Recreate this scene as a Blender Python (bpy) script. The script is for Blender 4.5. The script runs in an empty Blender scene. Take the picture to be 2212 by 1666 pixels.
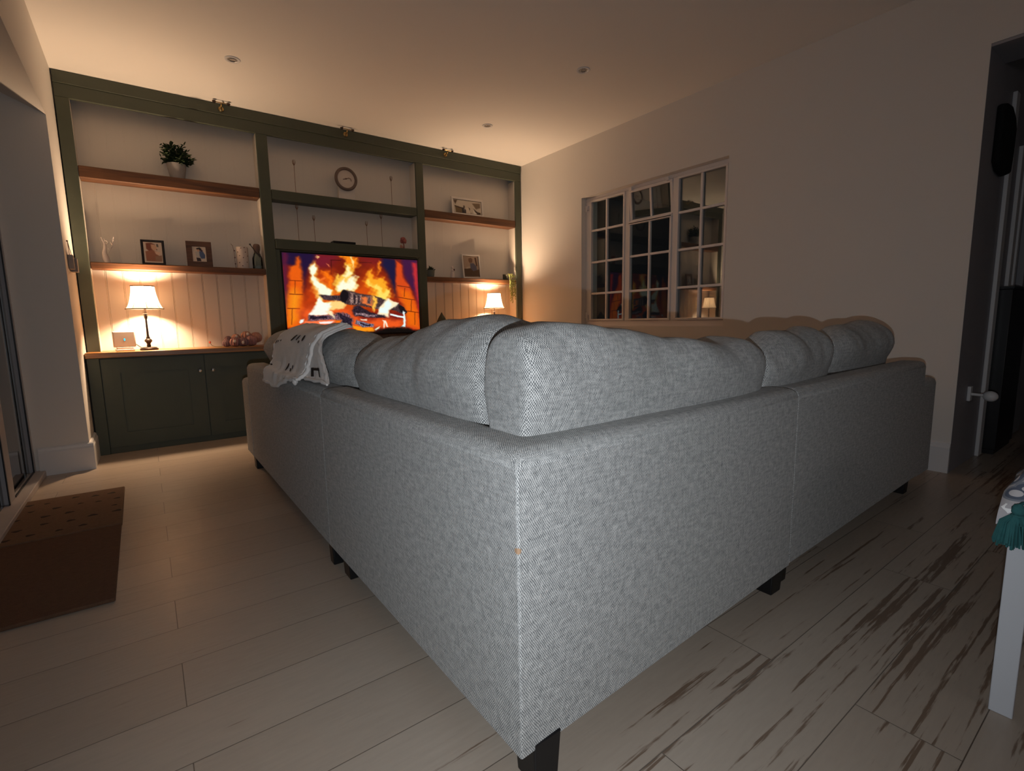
import bpy, math, random
import numpy as np
from mathutils import Vector, Matrix, noise
PI = math.pi
SC = bpy.context.scene
COL = SC.collection
random.seed(7)
LAMP_W = 66.0; TORCH_W = 41.0; FILL_W = 3.4


# ------------------------------------------------------------------ mesh building helpers
class MB:
    """collects shapes and links them as one mesh object"""
    def __init__(self): self.v = []; self.f = []; self.uv = []
    def add(self, vs, fs, uvs=None):
        o = len(self.v); self.v += [tuple(p) for p in vs]
        self.f += [tuple(i + o for i in f) for f in fs]
        self.uv += (uvs if uvs else [None] * len(fs)); return self
    def box(self, x0, x1, y0, y1, z0, z1):
        v = [(x0,y0,z0),(x1,y0,z0),(x1,y1,z0),(x0,y1,z0),(x0,y0,z1),(x1,y0,z1),(x1,y1,z1),(x0,y1,z1)]
        return self.add(v, [(0,3,2,1),(4,5,6,7),(0,1,5,4),(1,2,6,5),(2,3,7,6),(3,0,4,7)])
    def hexa(self, foot, z0, z1):
        v = [(x,y,z0) for x,y in foot] + [(x,y,z1) for x,y in foot]
        return self.add(v, [(0,3,2,1),(4,5,6,7),(0,1,5,4),(1,2,6,5),(2,3,7,6),(3,0,4,7)])
    def lathe(self, prof, c=(0,0,0), n=28, cap=True, sx=1, sy=1, wob=None):
        vs = []; fs = []
        for r, z in prof:
            for k in range(n):
                a = 2*PI*k/n; rr = r*(wob(a, z) if wob else 1)
                vs.append((c[0]+rr*math.cos(a)*sx, c[1]+rr*math.sin(a)*sy, c[2]+z))
        for i in range(len(prof)-1):
            for k in range(n):
                k2 = (k+1) % n; fs.append((i*n+k, i*n+k2, (i+1)*n+k2, (i+1)*n+k))
        if cap:
            fs.append(tuple(range(n-1, -1, -1))); fs.append(tuple((len(prof)-1)*n+k for k in range(n)))
        return self.add(vs, fs)
    def tube(self, pts, r, n=10, rr=None):
        pts = [Vector(p) for p in pts]; vs = []; fs = []; up = Vector((0.13,0.21,0.97))
        for i, p in enumerate(pts):
            t = (pts[min(i+1,len(pts)-1)] - pts[max(i-1,0)]).normalized()
            a = t.cross(up)
            if a.length < 1e-3: a = t.cross(Vector((1,0,0)))
            a.normalize(); b = t.cross(a); q = rr[i] if rr else r
            for k in range(n):
                w = 2*PI*k/n; vs.append(p + a*q*math.cos(w) + b*q*math.sin(w))
        for i in range(len(pts)-1):
            for k in range(n):
                k2 = (k+1) % n; fs.append((i*n+k, i*n+k2, (i+1)*n+k2, (i+1)*n+k))
        fs.append(tuple(range(n-1,-1,-1))); fs.append(tuple((len(pts)-1)*n+k for k in range(n)))
        return self.add(vs, fs)
    def ball(self, c, rx, ry=None, rz=None, n=16, m=10, bump=0, seed=0, M=None):
        ry = ry or rx; rz = rz or rx; vs = []; fs = []
        for i in range(m+1):
            t = PI*i/m
            for k in range(n):
                a = 2*PI*k/n; d = Vector((math.sin(t)*math.cos(a), math.sin(t)*math.sin(a), math.cos(t)))
                s = 1 + (bump*noise.noise(d*2.3+Vector((seed,0,0))) if bump else 0)
                q = Vector((d.x*rx*s, d.y*ry*s, d.z*rz*s))
                if M: q = M @ q
                vs.append((c[0]+q.x, c[1]+q.y, c[2]+q.z))
        for i in range(m):
            for k in range(n):
                k2 = (k+1) % n; fs.append((i*n+k, (i+1)*n+k, (i+1)*n+k2, i*n+k2))
        return self.add(vs, fs)
    def torus(self, c, R, r, axis='Y', n=40, m=10, a0=0, a1=2*PI, dep=1.0):
        vs = []; fs = []; full = abs(a1-a0-2*PI) < 1e-6; nn = n if full else n+1
        for i in range(nn):
            a = a0+(a1-a0)*i/n
            for k in range(m):
                b = 2*PI*k/m; rad = R+r*math.cos(b); d = r*math.sin(b)*dep
                u, w = rad*math.cos(a), rad*math.sin(a)
                vs.append({'Y':(c[0]+u,c[1]+d,c[2]+w),'Z':(c[0]+u,c[1]+w,c[2]+d),'X':(c[0]+d,c[1]+u,c[2]+w)}[axis])
        for i in range(n):
            i2 = (i+1) % nn
            for k in range(m):
                k2 = (k+1) % m; fs.append((i*m+k, i2*m+k, i2*m+k2, i*m+k2))
        return self.add(vs, fs)
    def prism(self, poly, y0, y1):
        n = len(poly); vs = [(x,y0,z) for x,z in poly]+[(x,y1,z) for x,z in poly]
        fs = [tuple(range(n)), tuple(range(2*n-1,n-1,-1))]+[(i,i+n,(i+1)%n+n,(i+1)%n) for i in range(n)]
        return self.add(vs, fs)
    def build(self, name, mat, parent=None, smooth=False, bevel=0, boxuv=False, seg=3, M=None, angle=None, subdiv=0, roll=None):
        me = bpy.data.meshes.new(name)
        vs = self.v if M is None else [tuple(M @ Vector(p)) for p in self.v]
        me.from_pydata(vs, [], self.f); me.validate(); me.update()
        if boxuv or any(u for u in self.uv):
            lay = me.uv_layers.new(name='UVMap')
            for p in me.polygons:
                given = self.uv[p.index] if len(self.uv) == len(me.polygons) else None
                for j, li in enumerate(p.loop_indices):
                    if given: lay.data[li].uv = given[j]; continue
                    q = me.vertices[me.loops[li].vertex_index].co; n = p.normal
                    if abs(n.z) > .7: lay.data[li].uv = (q.x, q.y)
                    elif abs(n.x) > abs(n.y): lay.data[li].uv = (q.y, q.z)
                    else: lay.data[li].uv = (q.x, q.z)
        o = bpy.data.objects.new(name, me); COL.objects.link(o)
        me.materials.append(mat)
        if bevel:
            b = o.modifiers.new('bevel', 'BEVEL'); b.width = bevel; b.segments = seg; b.limit_method = 'ANGLE'; b.angle_limit = math.radians(35)
            smooth = True
        if roll:                                    # wide roll on the top edges, tight seam elsewhere
            wt_ = me.attributes.new('bevel_weight_edge', 'FLOAT', 'EDGE')
            for e in me.edges:
                a, c = me.vertices[e.vertices[0]].co, me.vertices[e.vertices[1]].co
                v_ = 1.0 if (a.z+c.z)/2 > roll[1]-.01 else .05
                if v_ < 1 and len(roll) > 3 and abs(a.x-c.x)+abs(a.y-c.y) < .001 and (Vector((a.x, a.y))-Vector(roll[3])).length < .01: v_ = roll[2]
                wt_.data[e.index].value = v_
            b = o.modifiers.new('bevel', 'BEVEL'); b.width = roll[0]; b.segments = 5; b.limit_method = 'WEIGHT'; smooth = True
        if subdiv:
            s = o.modifiers.new('sub', 'SUBSURF'); s.levels = s.render_levels = subdiv
        if smooth:
            me.polygons.foreach_set('use_smooth', [True]*len(me.polygons))
            try: me.set_sharp_from_angle(angle=math.radians(angle or 42))
            except Exception: pass
        if parent: o.parent = parent; o.matrix_parent_inverse = parent.matrix_world.inverted()
        return o

def tag(o, label=None, cat=None, group=None, kind=None):
    if label: o['label'] = label
    if cat: o['category'] = cat
    if group: o['group'] = group
    if kind: o['kind'] = kind
    return o
def thing(name, loc, label, cat, group=None):
    o = bpy.data.objects.new(name, None); COL.objects.link(o); o.location = loc; o.empty_display_size = .05
    bpy.context.view_layer.update()
    o.matrix_world = Matrix.Translation(loc)
    return tag(o, label, cat, group)
def struct(name, mb, mat, **k):
    o = mb.build(name, mat, **k); o['kind'] = 'structure'; return o
def dup(root, d, label):
    r = root.copy(); COL.objects.link(r); r.location = Vector(root.location)+Vector(d); r['label'] = label
    for ch in list(root.children):
        c = ch.copy(); COL.objects.link(c); c.parent = r; c.matrix_parent_inverse = ch.matrix_parent_inverse.copy()
        for g in ch.children:
            q = g.copy(); COL.objects.link(q); q.parent = c; q.matrix_parent_inverse = g.matrix_parent_inverse.copy()
    return r

# ------------------------------------------------------------------ materials (all node based)
def nt(name):
    m = bpy.data.materials.new(name); m.use_nodes = True; t = m.node_tree; t.nodes.clear()
    out = t.nodes.new('ShaderNodeOutputMaterial'); return m, t, out
def N(t, typ, **k):
    n = t.nodes.new(typ)
    for a, b in k.items():
        if a.startswith('i_'): n.inputs[a[2:].replace('_',' ')].default_value = b
        else: setattr(n, a, b)
    return n
def mathn(t, op, a, b=None):
    n = t.nodes.new('ShaderNodeMath'); n.operation = op
    for i, s in enumerate((a, b)):
        if s is None: continue
        if isinstance(s, (int, float)): n.inputs[i].default_value = s
        else: t.links.new(s, n.inputs[i])
    return n.outputs[0]
def c4(c): return (c[0], c[1], c[2], 1)
def mixc(t, fac, a, b):
    n = t.nodes.new('ShaderNodeMix'); n.data_type = 'RGBA'
    for i, s in ((0, fac), (6, a), (7, b)):
        if isinstance(s, (tuple, list)): n.inputs[i].default_value = c4(s)
        elif isinstance(s, (int, float)): n.inputs[i].default_value = s
        else: t.links.new(s, n.inputs[i])
    return n.outputs[2]
def plain(name, col, rough=.6, var=.12, scale=14, bump=.0, bscale=None, metal=0, stretch=(1,1,1), spec=.4, **extra):
    m, t, out = nt(name)
    tc = N(t, 'ShaderNodeTexCoord'); mp = N(t, 'ShaderNodeMapping'); mp.inputs['Scale'].default_value = stretch
    t.links.new(tc.outputs['Object'], mp.inputs[0])
    nz = N(t, 'ShaderNodeTexNoise'); nz.inputs['Scale'].default_value = scale; nz.inputs['Detail'].default_value = 4
    t.links.new(mp.outputs[0], nz.inputs['Vector'])
    c = mixc(t, nz.outputs[0], tuple(x*(1-var) for x in col), tuple(min(1, x*(1+var)) for x in col))
    b = N(t, 'ShaderNodeBsdfPrincipled'); t.links.new(c, b.inputs['Base Color'])
    b.inputs['Roughness'].default_value = rough; b.inputs['Metallic'].default_value = metal
    b.inputs['Specular IOR Level'].default_value = spec
    for k, v in extra.items(): b.inputs[k.replace('_',' ')].default_value = v
    if bump:
        n2 = N(t, 'ShaderNodeTexNoise'); n2.inputs['Scale'].default_value = bscale or scale*6; n2.inputs['Detail'].default_value = 3
        t.links.new(mp.outputs[0], n2.inputs['Vector'])
        bp = N(t, 'ShaderNodeBump'); bp.inputs['Strength'].default_value = bump; bp.inputs['Distance'].default_value = .004
        t.links.new(n2.outputs[0], bp.inputs['Height']); t.links.new(bp.outputs[0], b.inputs['Normal'])
    t.links.new(b.outputs[0], out.inputs[0]); return m
def emis(name, col, s):
    m, t, out = nt(name); e = N(t, 'ShaderNodeEmission'); e.inputs[0].default_value = c4(col); e.inputs[1].default_value = s
    t.links.new(e.outputs[0], out.inputs[0]); return m
def wood(name, dark, light, scale=3.0, rough=.55, axis='X'):
    m, t, out = nt(name)
    tc = N(t, 'ShaderNodeTexCoord'); mp = N(t, 'ShaderNodeMapping')
    mp.inputs['Scale'].default_value = {'X':(1,9,14),'Z':(9,9,1),'Y':(9,1,14)}[axis]
    t.links.new(tc.outputs['Object'], mp.inputs[0])
    n1 = N(t, 'ShaderNodeTexNoise'); n1.inputs['Scale'].default_value = scale; n1.inputs['Detail'].default_value = 8; n1.inputs['Distortion'].default_value = 1.2
    t.links.new(mp.outputs[0], n1.inputs['Vector'])
    r = N(t, 'ShaderNodeValToRGB'); t.links.new(n1.outputs[0], r.inputs[0])
    r.color_ramp.elements[0].position = .3; r.color_ramp.elements[0].color = c4(dark)
    r.color_ramp.elements[1].position = .68; r.color_ramp.elements[1].color = c4(light)
    b = N(t, 'ShaderNodeBsdfPrincipled'); t.links.new(r.outputs[0], b.inputs['Base Color']); b.inputs['Roughness'].default_value = rough
    bp = N(t, 'ShaderNodeBump'); bp.inputs['Strength'].default_value = .25; bp.inputs['Distance'].default_value = .003
    t.links.new(n1.outputs[0], bp.inputs['Height']); t.links.new(bp.outputs[0], b.inputs['Normal'])
    t.links.new(b.outputs[0], out.inputs[0]); return m

def weave(name, dark, light, pitch=.0044, streak=.15, bump=.5):
    """two-tone basket weave laid out in metres on the cloth's own UVs"""
    m, t, out = nt(name)
    uv = N(t, 'ShaderNodeUVMap'); sep = N(t, 'ShaderNodeSeparateXYZ'); 
    dn = N(t, 'ShaderNodeTexNoise'); dn.inputs['Scale'].default_value = 55; dn.inputs['Detail'].default_value = 2
    t.links.new(uv.outputs[0], dn.inputs['Vector'])
    k = N(t, 'ShaderNodeVectorMath', operation='MULTIPLY_ADD'); t.links.new(dn.outputs['Color'], k.inputs[0])
    k.inputs[1].default_value = (.0058,.0058,0); t.links.new(uv.outputs[0], k.inputs[2]); t.links.new(k.outputs[0], sep.inputs[0])
    # offset rows of raised knots: bright at (0,0) and (half, half) of each cell
    u = mathn(t,'COSINE',mathn(t,'MULTIPLY',sep.outputs[0],2*PI/pitch)); v = mathn(t,'COSINE',mathn(t,'MULTIPLY',sep.outputs[1],2*PI/(pitch*1.62)))
    h = mathn(t,'ADD',mathn(t,'MULTIPLY',mathn(t,'MULTIPLY',u,v),.5),.5)
    n1 = N(t,'ShaderNodeTexNoise'); n1.inputs['Scale'].default_value = 1; n1.inputs['Detail'].default_value = 5
    mp = N(t,'ShaderNodeMapping'); mp.inputs['Scale'].default_value = (130,42,1); t.links.new(uv.outputs[0], mp.inputs[0]); t.links.new(mp.outputs[0], n1.inputs['Vector'])
    n2 = N(t,'ShaderNodeTexNoise'); n2.inputs['Scale'].default_value = 1; n2.inputs['Detail'].default_value = 3
    mp2 = N(t,'ShaderNodeMapping'); mp2.inputs['Scale'].default_value = (38,150,1); t.links.new(uv.outputs[0], mp2.inputs[0]); t.links.new(mp2.outputs[0], n2.inputs['Vector'])
    s = mathn(t,'SUBTRACT',mathn(t,'ADD',n1.outputs[0],n2.outputs[0]),1.0)
    f = mathn(t,'ADD',h,mathn(t,'MULTIPLY',s,streak*4))
    r = N(t,'ShaderNodeValToRGB'); t.links.new(f, r.inputs[0])
    r.color_ramp.elements[0].position = .16; r.color_ramp.elements[0].color = c4(dark)
    r.color_ramp.elements[1].position = .84; r.color_ramp.elements[1].color = c4(light)
    bs = N(t,'ShaderNodeBsdfPrincipled'); t.links.new(r.outputs[0], bs.inputs['Base Color']); bs.inputs['Roughness'].default_value = .85
    bs.inputs['Specular IOR Level'].default_value = .25
    bs.inputs['Sheen Weight'].default_value = .15
    bp = N(t,'ShaderNodeBump'); bp.inputs['Strength'].default_value = bump; bp.inputs['Distance'].default_value = .0012
    t.links.new(h, bp.inputs['Height']); t.links.new(bp.outputs[0], bs.inputs['Normal'])
    t.links.new(bs.outputs[0], out.inputs[0]); return m

def floor_mat():
    m, t, out = nt('whitewashed_planks')
    tc = N(t,'ShaderNodeTexCoord'); mp = N(t,'ShaderNodeMapping'); t.links.new(tc.outputs['Object'], mp.inputs[0])
    br = N(t,'ShaderNodeTexBrick'); br.offset = .37; br.inputs['Scale'].default_value = 1
    br.inputs['Brick Width'].default_value = 1.25; br.inputs['Row Height'].default_value = .19; br.inputs['Mortar Size'].default_value = .0012
    br.inputs['Mortar Smooth'].default_value = .3; br.inputs['Bias'].default_value = 0
    br.inputs['Color1'].default_value = (0,0,0,1); br.inputs['Color2'].default_value = (1,1,1,1); br.inputs['Mortar'].default_value = (.5,.5,.5,1)
    t.links.new(mp.outputs[0], br.inputs['Vector'])
    # per-plank random offset so grain differs from board to board
    off = N(t,'ShaderNodeVectorMath', operation='MULTIPLY_ADD'); t.links.new(br.outputs['Color'], off.inputs[0]); off.inputs[1].default_value = (9,5,3)
    t.links.new(mp.outputs[0], off.inputs[2])
    mg = N(t,'ShaderNodeMapping'); mg.inputs['Scale'].default_value = (1.25,40,1); t.links.new(off.outputs[0], mg.inputs[0])
    g = N(t,'ShaderNodeTexNoise'); g.inputs['Scale'].default_value = 1; g.inputs['Detail'].default_value = 6; g.inputs['Roughness'].default_value = .6; g.inputs['Distortion'].default_value = .15
    t.links.new(mg.outputs[0], g.inputs['Vector'])
    mh = N(t,'ShaderNodeMapping'); mh.inputs['Scale'].default_value = (16,110,1); t.links.new(off.outputs[0], mh.inputs[0])
    fine = N(t,'ShaderNodeTexNoise'); fine.inputs['Scale'].default_value = 1; fine.inputs['Detail'].default_value = 4; t.links.new(mh.outputs[0], fine.inputs['Vector'])
    # which areas show heavy worn streaks (bare wood through the paint)
    wn = N(t,'ShaderNodeTexNoise'); wn.inputs['Scale'].default_value = .9; wn.inputs['Detail'].default_value = 1; t.links.new(mp.outputs[0], wn.inputs['Vector'])
    sp = N(t,'ShaderNodeSeparateXYZ'); t.links.new(mp.outputs[0], sp.inputs[0])
    # the boards nearest the dining end are the most worn
    wx = N(t,'ShaderNodeMapRange'); t.links.new(sp.outputs[0], wx.inputs[0]); wx.inputs[1].default_value = .25; wx.inputs[2].default_value = .75
    wy = N(t,'ShaderNodeMapRange'); t.links.new(sp.outputs[1], wy.inputs[0]); wy.inputs[1].default_value = 1.1; wy.inputs[2].default_value = .45
    worn = mathn(t,'MULTIPLY',wx.outputs[0],wy.outputs[0])
    worn = mathn(t,'ADD',mathn(t,'MULTIPLY',worn,.135),mathn(t,'MULTIPLY',wn.outputs[0],.12))
    th = mathn(t,'SUBTRACT',.72,worn)
    st = mathn(t,'ADD',mathn(t,'MULTIPLY',g.outputs[0],.85),mathn(t,'MULTIPLY',fine.outputs[0],.15))
    sm = N(t,'ShaderNodeMapRange'); sm.interpolation_type='SMOOTHSTEP'; t.links.new(st, sm.inputs[0]); t.links.new(th, sm.inputs[1]); t.links.new(mathn(t,'ADD',th,.05), sm.inputs[2])
    tone = mixc(t, br.outputs['Color'], (.41,.34,.275), (.47,.40,.33))
    tone2 = mixc(t, mathn(t,'MULTIPLY',fine.outputs[0],.35), tone, (.25,.20,.16))
    col = mixc(t, mathn(t,'MULTIPLY',sm.outputs[0],.85), tone2, (.14,.085,.052))
    gap = mathn(t,'MULTIPLY',br.outputs['Fac'],.75)
    col = mixc(t, gap, col, (.06,.045,.035))
    b = N(t,'ShaderNodeBsdfPrincipled'); t.links.new(col, b.inputs['Base Color'])
    ro = mathn(t,'ADD',mathn(t,'MULTIPLY',fine.outputs[0],.22),.24); t.links.new(ro, b.inputs['Roughness'])
    hh = mathn(t,'SUBTRACT',mathn(t,'MULTIPLY',g.outputs[0],-.6),mathn(t,'MULTIPLY',br.outputs['Fac'],1.0))
    bp = N(t,'ShaderNodeBump'); bp.inputs['Strength'].default_value = .45; bp.inputs['Distance'].default_value = .003
    t.links.new(hh, bp.inputs['Height']); t.links.new(bp.outputs[0], b.inputs['Normal'])
    t.links.new(b.outputs[0], out.inputs[0]); return m

def glass_mat(name, tint=(.9,.95,.95), refl=1.0):
    m, t, out = nt(name)
    tr = N(t,'ShaderNodeBsdfTransparent'); tr.inputs[0].default_value = c4(tint)
    gl = N(t,'ShaderNodeBsdfGlossy'); gl.inputs['Roughness'].default_value = .015; gl.inputs[0].default_value = (1,1,1,1)
    fr = N(t,'ShaderNodeFresnel'); fr.inputs[0].default_value = 1.52
    nz = N(t,'ShaderNodeTexNoise'); nz.inputs['Scale'].default_value = 3
    bp = N(t,'ShaderNodeBump'); bp.inputs['Strength'].default_value = .02; t.links.new(nz.outputs[0], bp.inputs['Height']); t.links.new(bp.outputs[0], gl.inputs['Normal'])
    f = mathn(t,'MULTIPLY',fr.outputs[0],refl)
    mx = N(t,'ShaderNodeMixShader'); t.links.new(f, mx.inputs[0]); t.links.new(tr.outputs[0], mx.inputs[1]); t.links.new(gl.outputs[0], mx.inputs[2])
    t.links.new(mx.outputs[0], out.inputs[0]); return m
def vcol_mat(name, emit=0, rough=.35, gloss=True):
    m, t, out = nt(name); a = N(t,'ShaderNodeAttribute'); a.attribute_name = 'Col'
    b = N(t,'ShaderNodeBsdfPrincipled'); b.inputs['Roughness'].default_value = rough
    if emit:
        b.inputs['Base Color'].default_value = (.01,.01,.01,1); t.links.new(a.outputs[0], b.inputs['Emission Color']); b.inputs['Emission Strength'].default_value = emit
    else: t.links.new(a.outputs[0], b.inputs['Base Color'])
    t.links.new(b.outputs[0], out.inputs[0]); return m
def shade_mat():
    m, t, out = nt('pleated_shade_silk')
    tc = N(t,'ShaderNodeTexCoord'); uv = N(t,'ShaderNodeUVMap'); s = N(t,'ShaderNodeSeparateXYZ'); t.links.new(uv.outputs[0], s.inputs[0])
    pl = mathn(t,'ADD',mathn(t,'MULTIPLY',mathn(t,'SINE',mathn(t,'MULTIPLY',s.outputs[0],2*PI*90)),.5),.5)
    nz = N(t,'ShaderNodeTexNoise'); nz.inputs['Scale'].default_value = 1; nz.inputs['Detail'].default_value = 3
    mp = N(t,'ShaderNodeMapping'); mp.inputs['Scale'].default_value = (60,1.5,1); t.links.new(uv.outputs[0], mp.inputs[0]); t.links.new(mp.outputs[0], nz.inputs['Vector'])
    f = mathn(t,'MULTIPLY',mathn(t,'ADD',pl,nz.outputs[0]),.5)
    c = mixc(t, f, (.34,.26,.19), (.80,.68,.52))
    d = N(t,'ShaderNodeBsdfDiffuse'); t.links.new(c, d.inputs[0]); tr = N(t,'ShaderNodeBsdfTranslucent'); t.links.new(c, tr.inputs[0])
    mx = N(t,'ShaderNodeMixShader'); mx.inputs[0].default_value = .34
    t.links.new(d.outputs[0], mx.inputs[1]); t.links.new(tr.outputs[0], mx.inputs[2]); t.links.new(mx.outputs[0], out.inputs[0]); return m

M_wall = plain('wall_paint', (.74,.715,.68), .75, .015, 3, .04, 120)
M_ceil = plain('ceiling_paint', (.82,.80,.77), .8, .012, 3)
M_trim = plain('white_gloss_trim', (.72,.73,.75), .35, .02, 5)
M_green = plain('dark_olive_green_paint', (.068,.080,.056), .5, .1, 8, .12, 40)
M_board = plain('cream_board_paint', (.72,.67,.60), .55, .02, 5)
M_shelf = wood('oiled_pine', (.055,.020,.008), (.155,.062,.021), 2.2)
M_counter = wood('honey_wood_worktop', (.17,.075,.020), (.36,.165,.045), 2.4, .35)
M_sofa = weave('grey_basketweave', (.10,.108,.115), (.66,.665,.65))
M_leg = plain('black_sofa_foot', (.008,.008,.009), .4, .2, 20)
M_black = plain('black_plastic', (.008,.008,.010), .35, .2, 20)
M_brass = plain('aged_brass', (.45,.30,.12), .3, .15, 20, metal=1)
M_copper = plain('dull_copper_wire', (.27,.165,.11), .45, .2, 30, metal=.6)
M_bronze = plain('dark_bronze', (.06,.042,.035), .4, .25, 30, metal=.7)
M_chrome = plain('polished_nickel', (.8,.8,.8), .15, .03, 20, metal=1)
M_greypaint = plain('hall_grey_paint', (.31,.31,.34), .6, .08, 4, .05, 60)
M_white = plain('white_ceramic', (.72,.69,.66), .4, .03, 12)
M_glass = glass_mat('window_glass', refl=1.8); M_glass2 = glass_mat('dimmed_reflection_glass', refl=.08)  # second glass has its reflection turned down to suppress the fire's mirror image
M_pglass = glass_mat('patio_glass', (.85,.9,.9), 1.05)
M_shade = shade_mat()
M_photo = vcol_mat('printed_photo', 0, .4)
M_floor = floor_mat()

# ------------------------------------------------------------------ colour pictures made of soft shapes (screen, photographs)
def lin(c): return [((x/255)/12.92 if x/255 <= .04045 else ((x/255+.055)/1.055)**2.4) for x in c]
def paint(nu, nv, W, Hh, base, layers, seed=0, grain=0):
    U, V = np.meshgrid(np.linspace(0, W, nu), np.linspace(0, Hh, nv)); rng = np.random.RandomState(seed+3)
    img = np.zeros((nv, nu, 3)); img[:] = np.array(base)
    ph = rng.rand(12)*6.28
    def warp(a, k):
        return sum(np.sin(U*f1+V*f2+ph[(k+i)%12])/(1+i*.6) for i,(f1,f2) in enumerate(((.031,.013),(.017,-.043),(.071,.052),(-.09,.11),(.19,.07))))*a*.45
    for s, w, col, poly in layers:
        P = np.array(poly, float).reshape(-1, 2); X = U+warp(w, 1); Y = V+warp(w, 5)
        ins = np.zeros(U.shape, bool); d = np.full(U.shape, 1e9); n = len(P)
        for i in range(n):
            a, b = P[i], P[(i+1) % n]; e = b-a
            t = np.clip(((X-a[0])*e[0]+(Y-a[1])*e[1])/max(e@e, 1e-9), 0, 1)
            d = np.minimum(d, np.hypot(X-a[0]-t*e[0], Y-a[1]-t*e[1]))
            if a[1] != b[1]:
                c = ((a[1] > Y) != (b[1] > Y)) & (X < (b[0]-a[0])*(Y-a[1])/(b[1]-a[1])+a[0]); ins ^= c
        sd = np.where(ins, d, -d); al = np.clip(sd/(2*max(s, .5))+.5, 0, 1); al = (al*al*(3-2*al))[..., None]
        img = img*(1-al)+np.array(col)*al
    if grain:
        g = rng.randn(nv, nu, 1); img = img*(1+grain*g)
    return np.clip(img, 0, 255)
def picture(name, img, w, h, mat, parent=None, M=None):
    """flat sheet in local XZ, centre at origin, facing -Y, coloured per vertex"""
    nv, nu = img.shape[:2]; xs = np.linspace(-w/2, w/2, nu); zs = np.linspace(h/2, -h/2, nv)
    vs = [(x, 0, z) for z in zs for x in xs]
    fs = [(j*nu+i, (j+1)*nu+i, (j+1)*nu+i+1, j*nu+i+1) for j in range(nv-1) for i in range(nu-1)]
    me = bpy.data.meshes.new(name); me.from_pydata([tuple(M @ Vector(v)) if M else v for v in vs], [], fs); me.update()
    c = img/255.; L = np.where(c <= .04045, c/12.92, ((c+.055)/1.055)**2.4)
    a = me.color_attributes.new('Col', 'FLOAT_COLOR', 'POINT')
    a.data.foreach_set('color', np.concatenate([L.reshape(-1, 3), np.ones((nu*nv, 1))], 1).astype(np.float32).ravel())
    me.materials.append(mat); o = bpy.data.objects.new(name, me); COL.objects.link(o)
    if parent: o.parent = parent; o.matrix_parent_inverse = parent.matrix_world.inverted()
    return o

# ------------------------------------------------------------------ dimensions (metres; camera stands over the origin)
XL, XR = -.345, 3.575            # left and right wall faces
YF, YC, YB = 4.64, 4.45, 4.78    # shelving face, cupboard face, board back
ZC = 2.598                       # ceiling
# ================================================================== THE ROOM
b = MB().box(-.66, 3.9, -3.2, 4.95, -.06, 0).box(3.9, 7.2, -3.2, 2.2, -.06, 0)
struct('floor', b, M_floor)
struct('ceiling', MB().box(-.66, 7.2, -3.2, 4.95, ZC, ZC+.1), M_ceil)
struct('wall_back', MB().box(-.66, 3.9, 4.83, 4.95, 0, ZC), M_wall)
# right wall with window hole, ends at the hall opening
wy0, wy1, wz0, wz1 = 2.135, 3.672, .818, 2.065
T = .22
b = MB().box(XR, XR+T, wy1, 4.83, 0, ZC).box(XR, XR+T, .738, wy0, 0, ZC).box(XR, XR+T, wy0, wy1, 0, wz0).box(XR, XR+T, wy0, wy1, wz1, ZC)
b.box(XR, XR+.3, -1.0, .738, 2.237, ZC).box(XR, XR+T, -3.2, -1.0, 0, ZC)
struct('wall_right', b, M_wall)
struct('wall_front', MB().box(-.66, 7.2, -3.3, -3.2, 0, ZC), M_wall)
# left wall: stub beside the shelving, lintel over the recess with sloping soffit, patio door set back
b = MB().box(-.66, XL, 4.08, 4.83, 0, ZC)
b.add([(XL,4.08,2.13),(XL,-1.2,2.13),(-.62,-1.2,2.25),(-.62,4.08,2.25),(XL,4.08,ZC),(XL,-1.2,ZC),(-.62,-1.2,ZC),(-.62,4.08,ZC)],
      [(0,1,5,4),(1,2,6,5),(2,3,7,6),(3,0,4,7),(0,3,2,1),(4,5,6,7)])
b.box(-.66, XL, -3.2, -1.2, 0, ZC)
struct('wall_left', b, M_wall)
# skirtings (moulded top)
def skirt(mb, x0, y0, x1, y1, nx, ny, h=.172, th=.02):
    prof = [(0,0),(th,0),(th,h-.03),(th*.75,h-.02),(th*.6,h-.006),(th*.25,h),(0,h)]
    vs = []
    for (x, y) in ((x0,y0),(x1,y1)):
        for d, z in prof: vs.append((x+nx*d, y+ny*d, z))
    n = len(prof); mb.add(vs, [(i,(i+1)%n,(i+1)%n+n,i+n) for i in range(n)]+[tuple(range(n))[::-1],tuple(range(n,2*n))])
b = MB(); skirt(b, -.585, 4.08, XL+.02, 4.08, 0, -1); skirt(b, XL, 4.0801, XL, 4.449, 1, 0)
struct('baseboard_left', b, M_trim)
b = MB(); skirt(b, XR, .7365, XR, 4.44, -1, 0)
struct('baseboard_right', b, M_trim)
# hall beyond the opening
M_hallfloor = plain('hall_dark_floor', (.035,.03,.026), .6, .2, 9, stretch=(1,10,1))
struct('wall_hall', MB().box(XR+.0008, 7.1, .7368, .7378, 0, ZC).box(XR+T+.001, 7.1, .7378, .86, 0, ZC), M_greypaint)
struct('trim_4', MB().box(XR+.002, XR+.3, -1.0, .7366, 2.222, 2.236), M_greypaint)
struct('wall_hall_end', MB().box(7.1, 7.2, -3.2, 2.2, 0, ZC), M_greypaint)
b = MB().box(4.125, 4.205, .716, .7365, 0, 2.14); struct('trim_1', b, M_trim, bevel=.004)
b = MB().box(4.43, 4.51, .716, .7365, 0, 1.90).box(4.60, 4.65, .720, .7365, 0, 1.78); struct('trim_2', b, M_trim, bevel=.004)
b = MB().box(4.76, 5.24, .70, .7365, .01, 2.0)
d = struct('door_3', b, plain('hall_door_grey_white', (.30,.31,.34), .5, .06, 5), bevel=.004)
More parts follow.
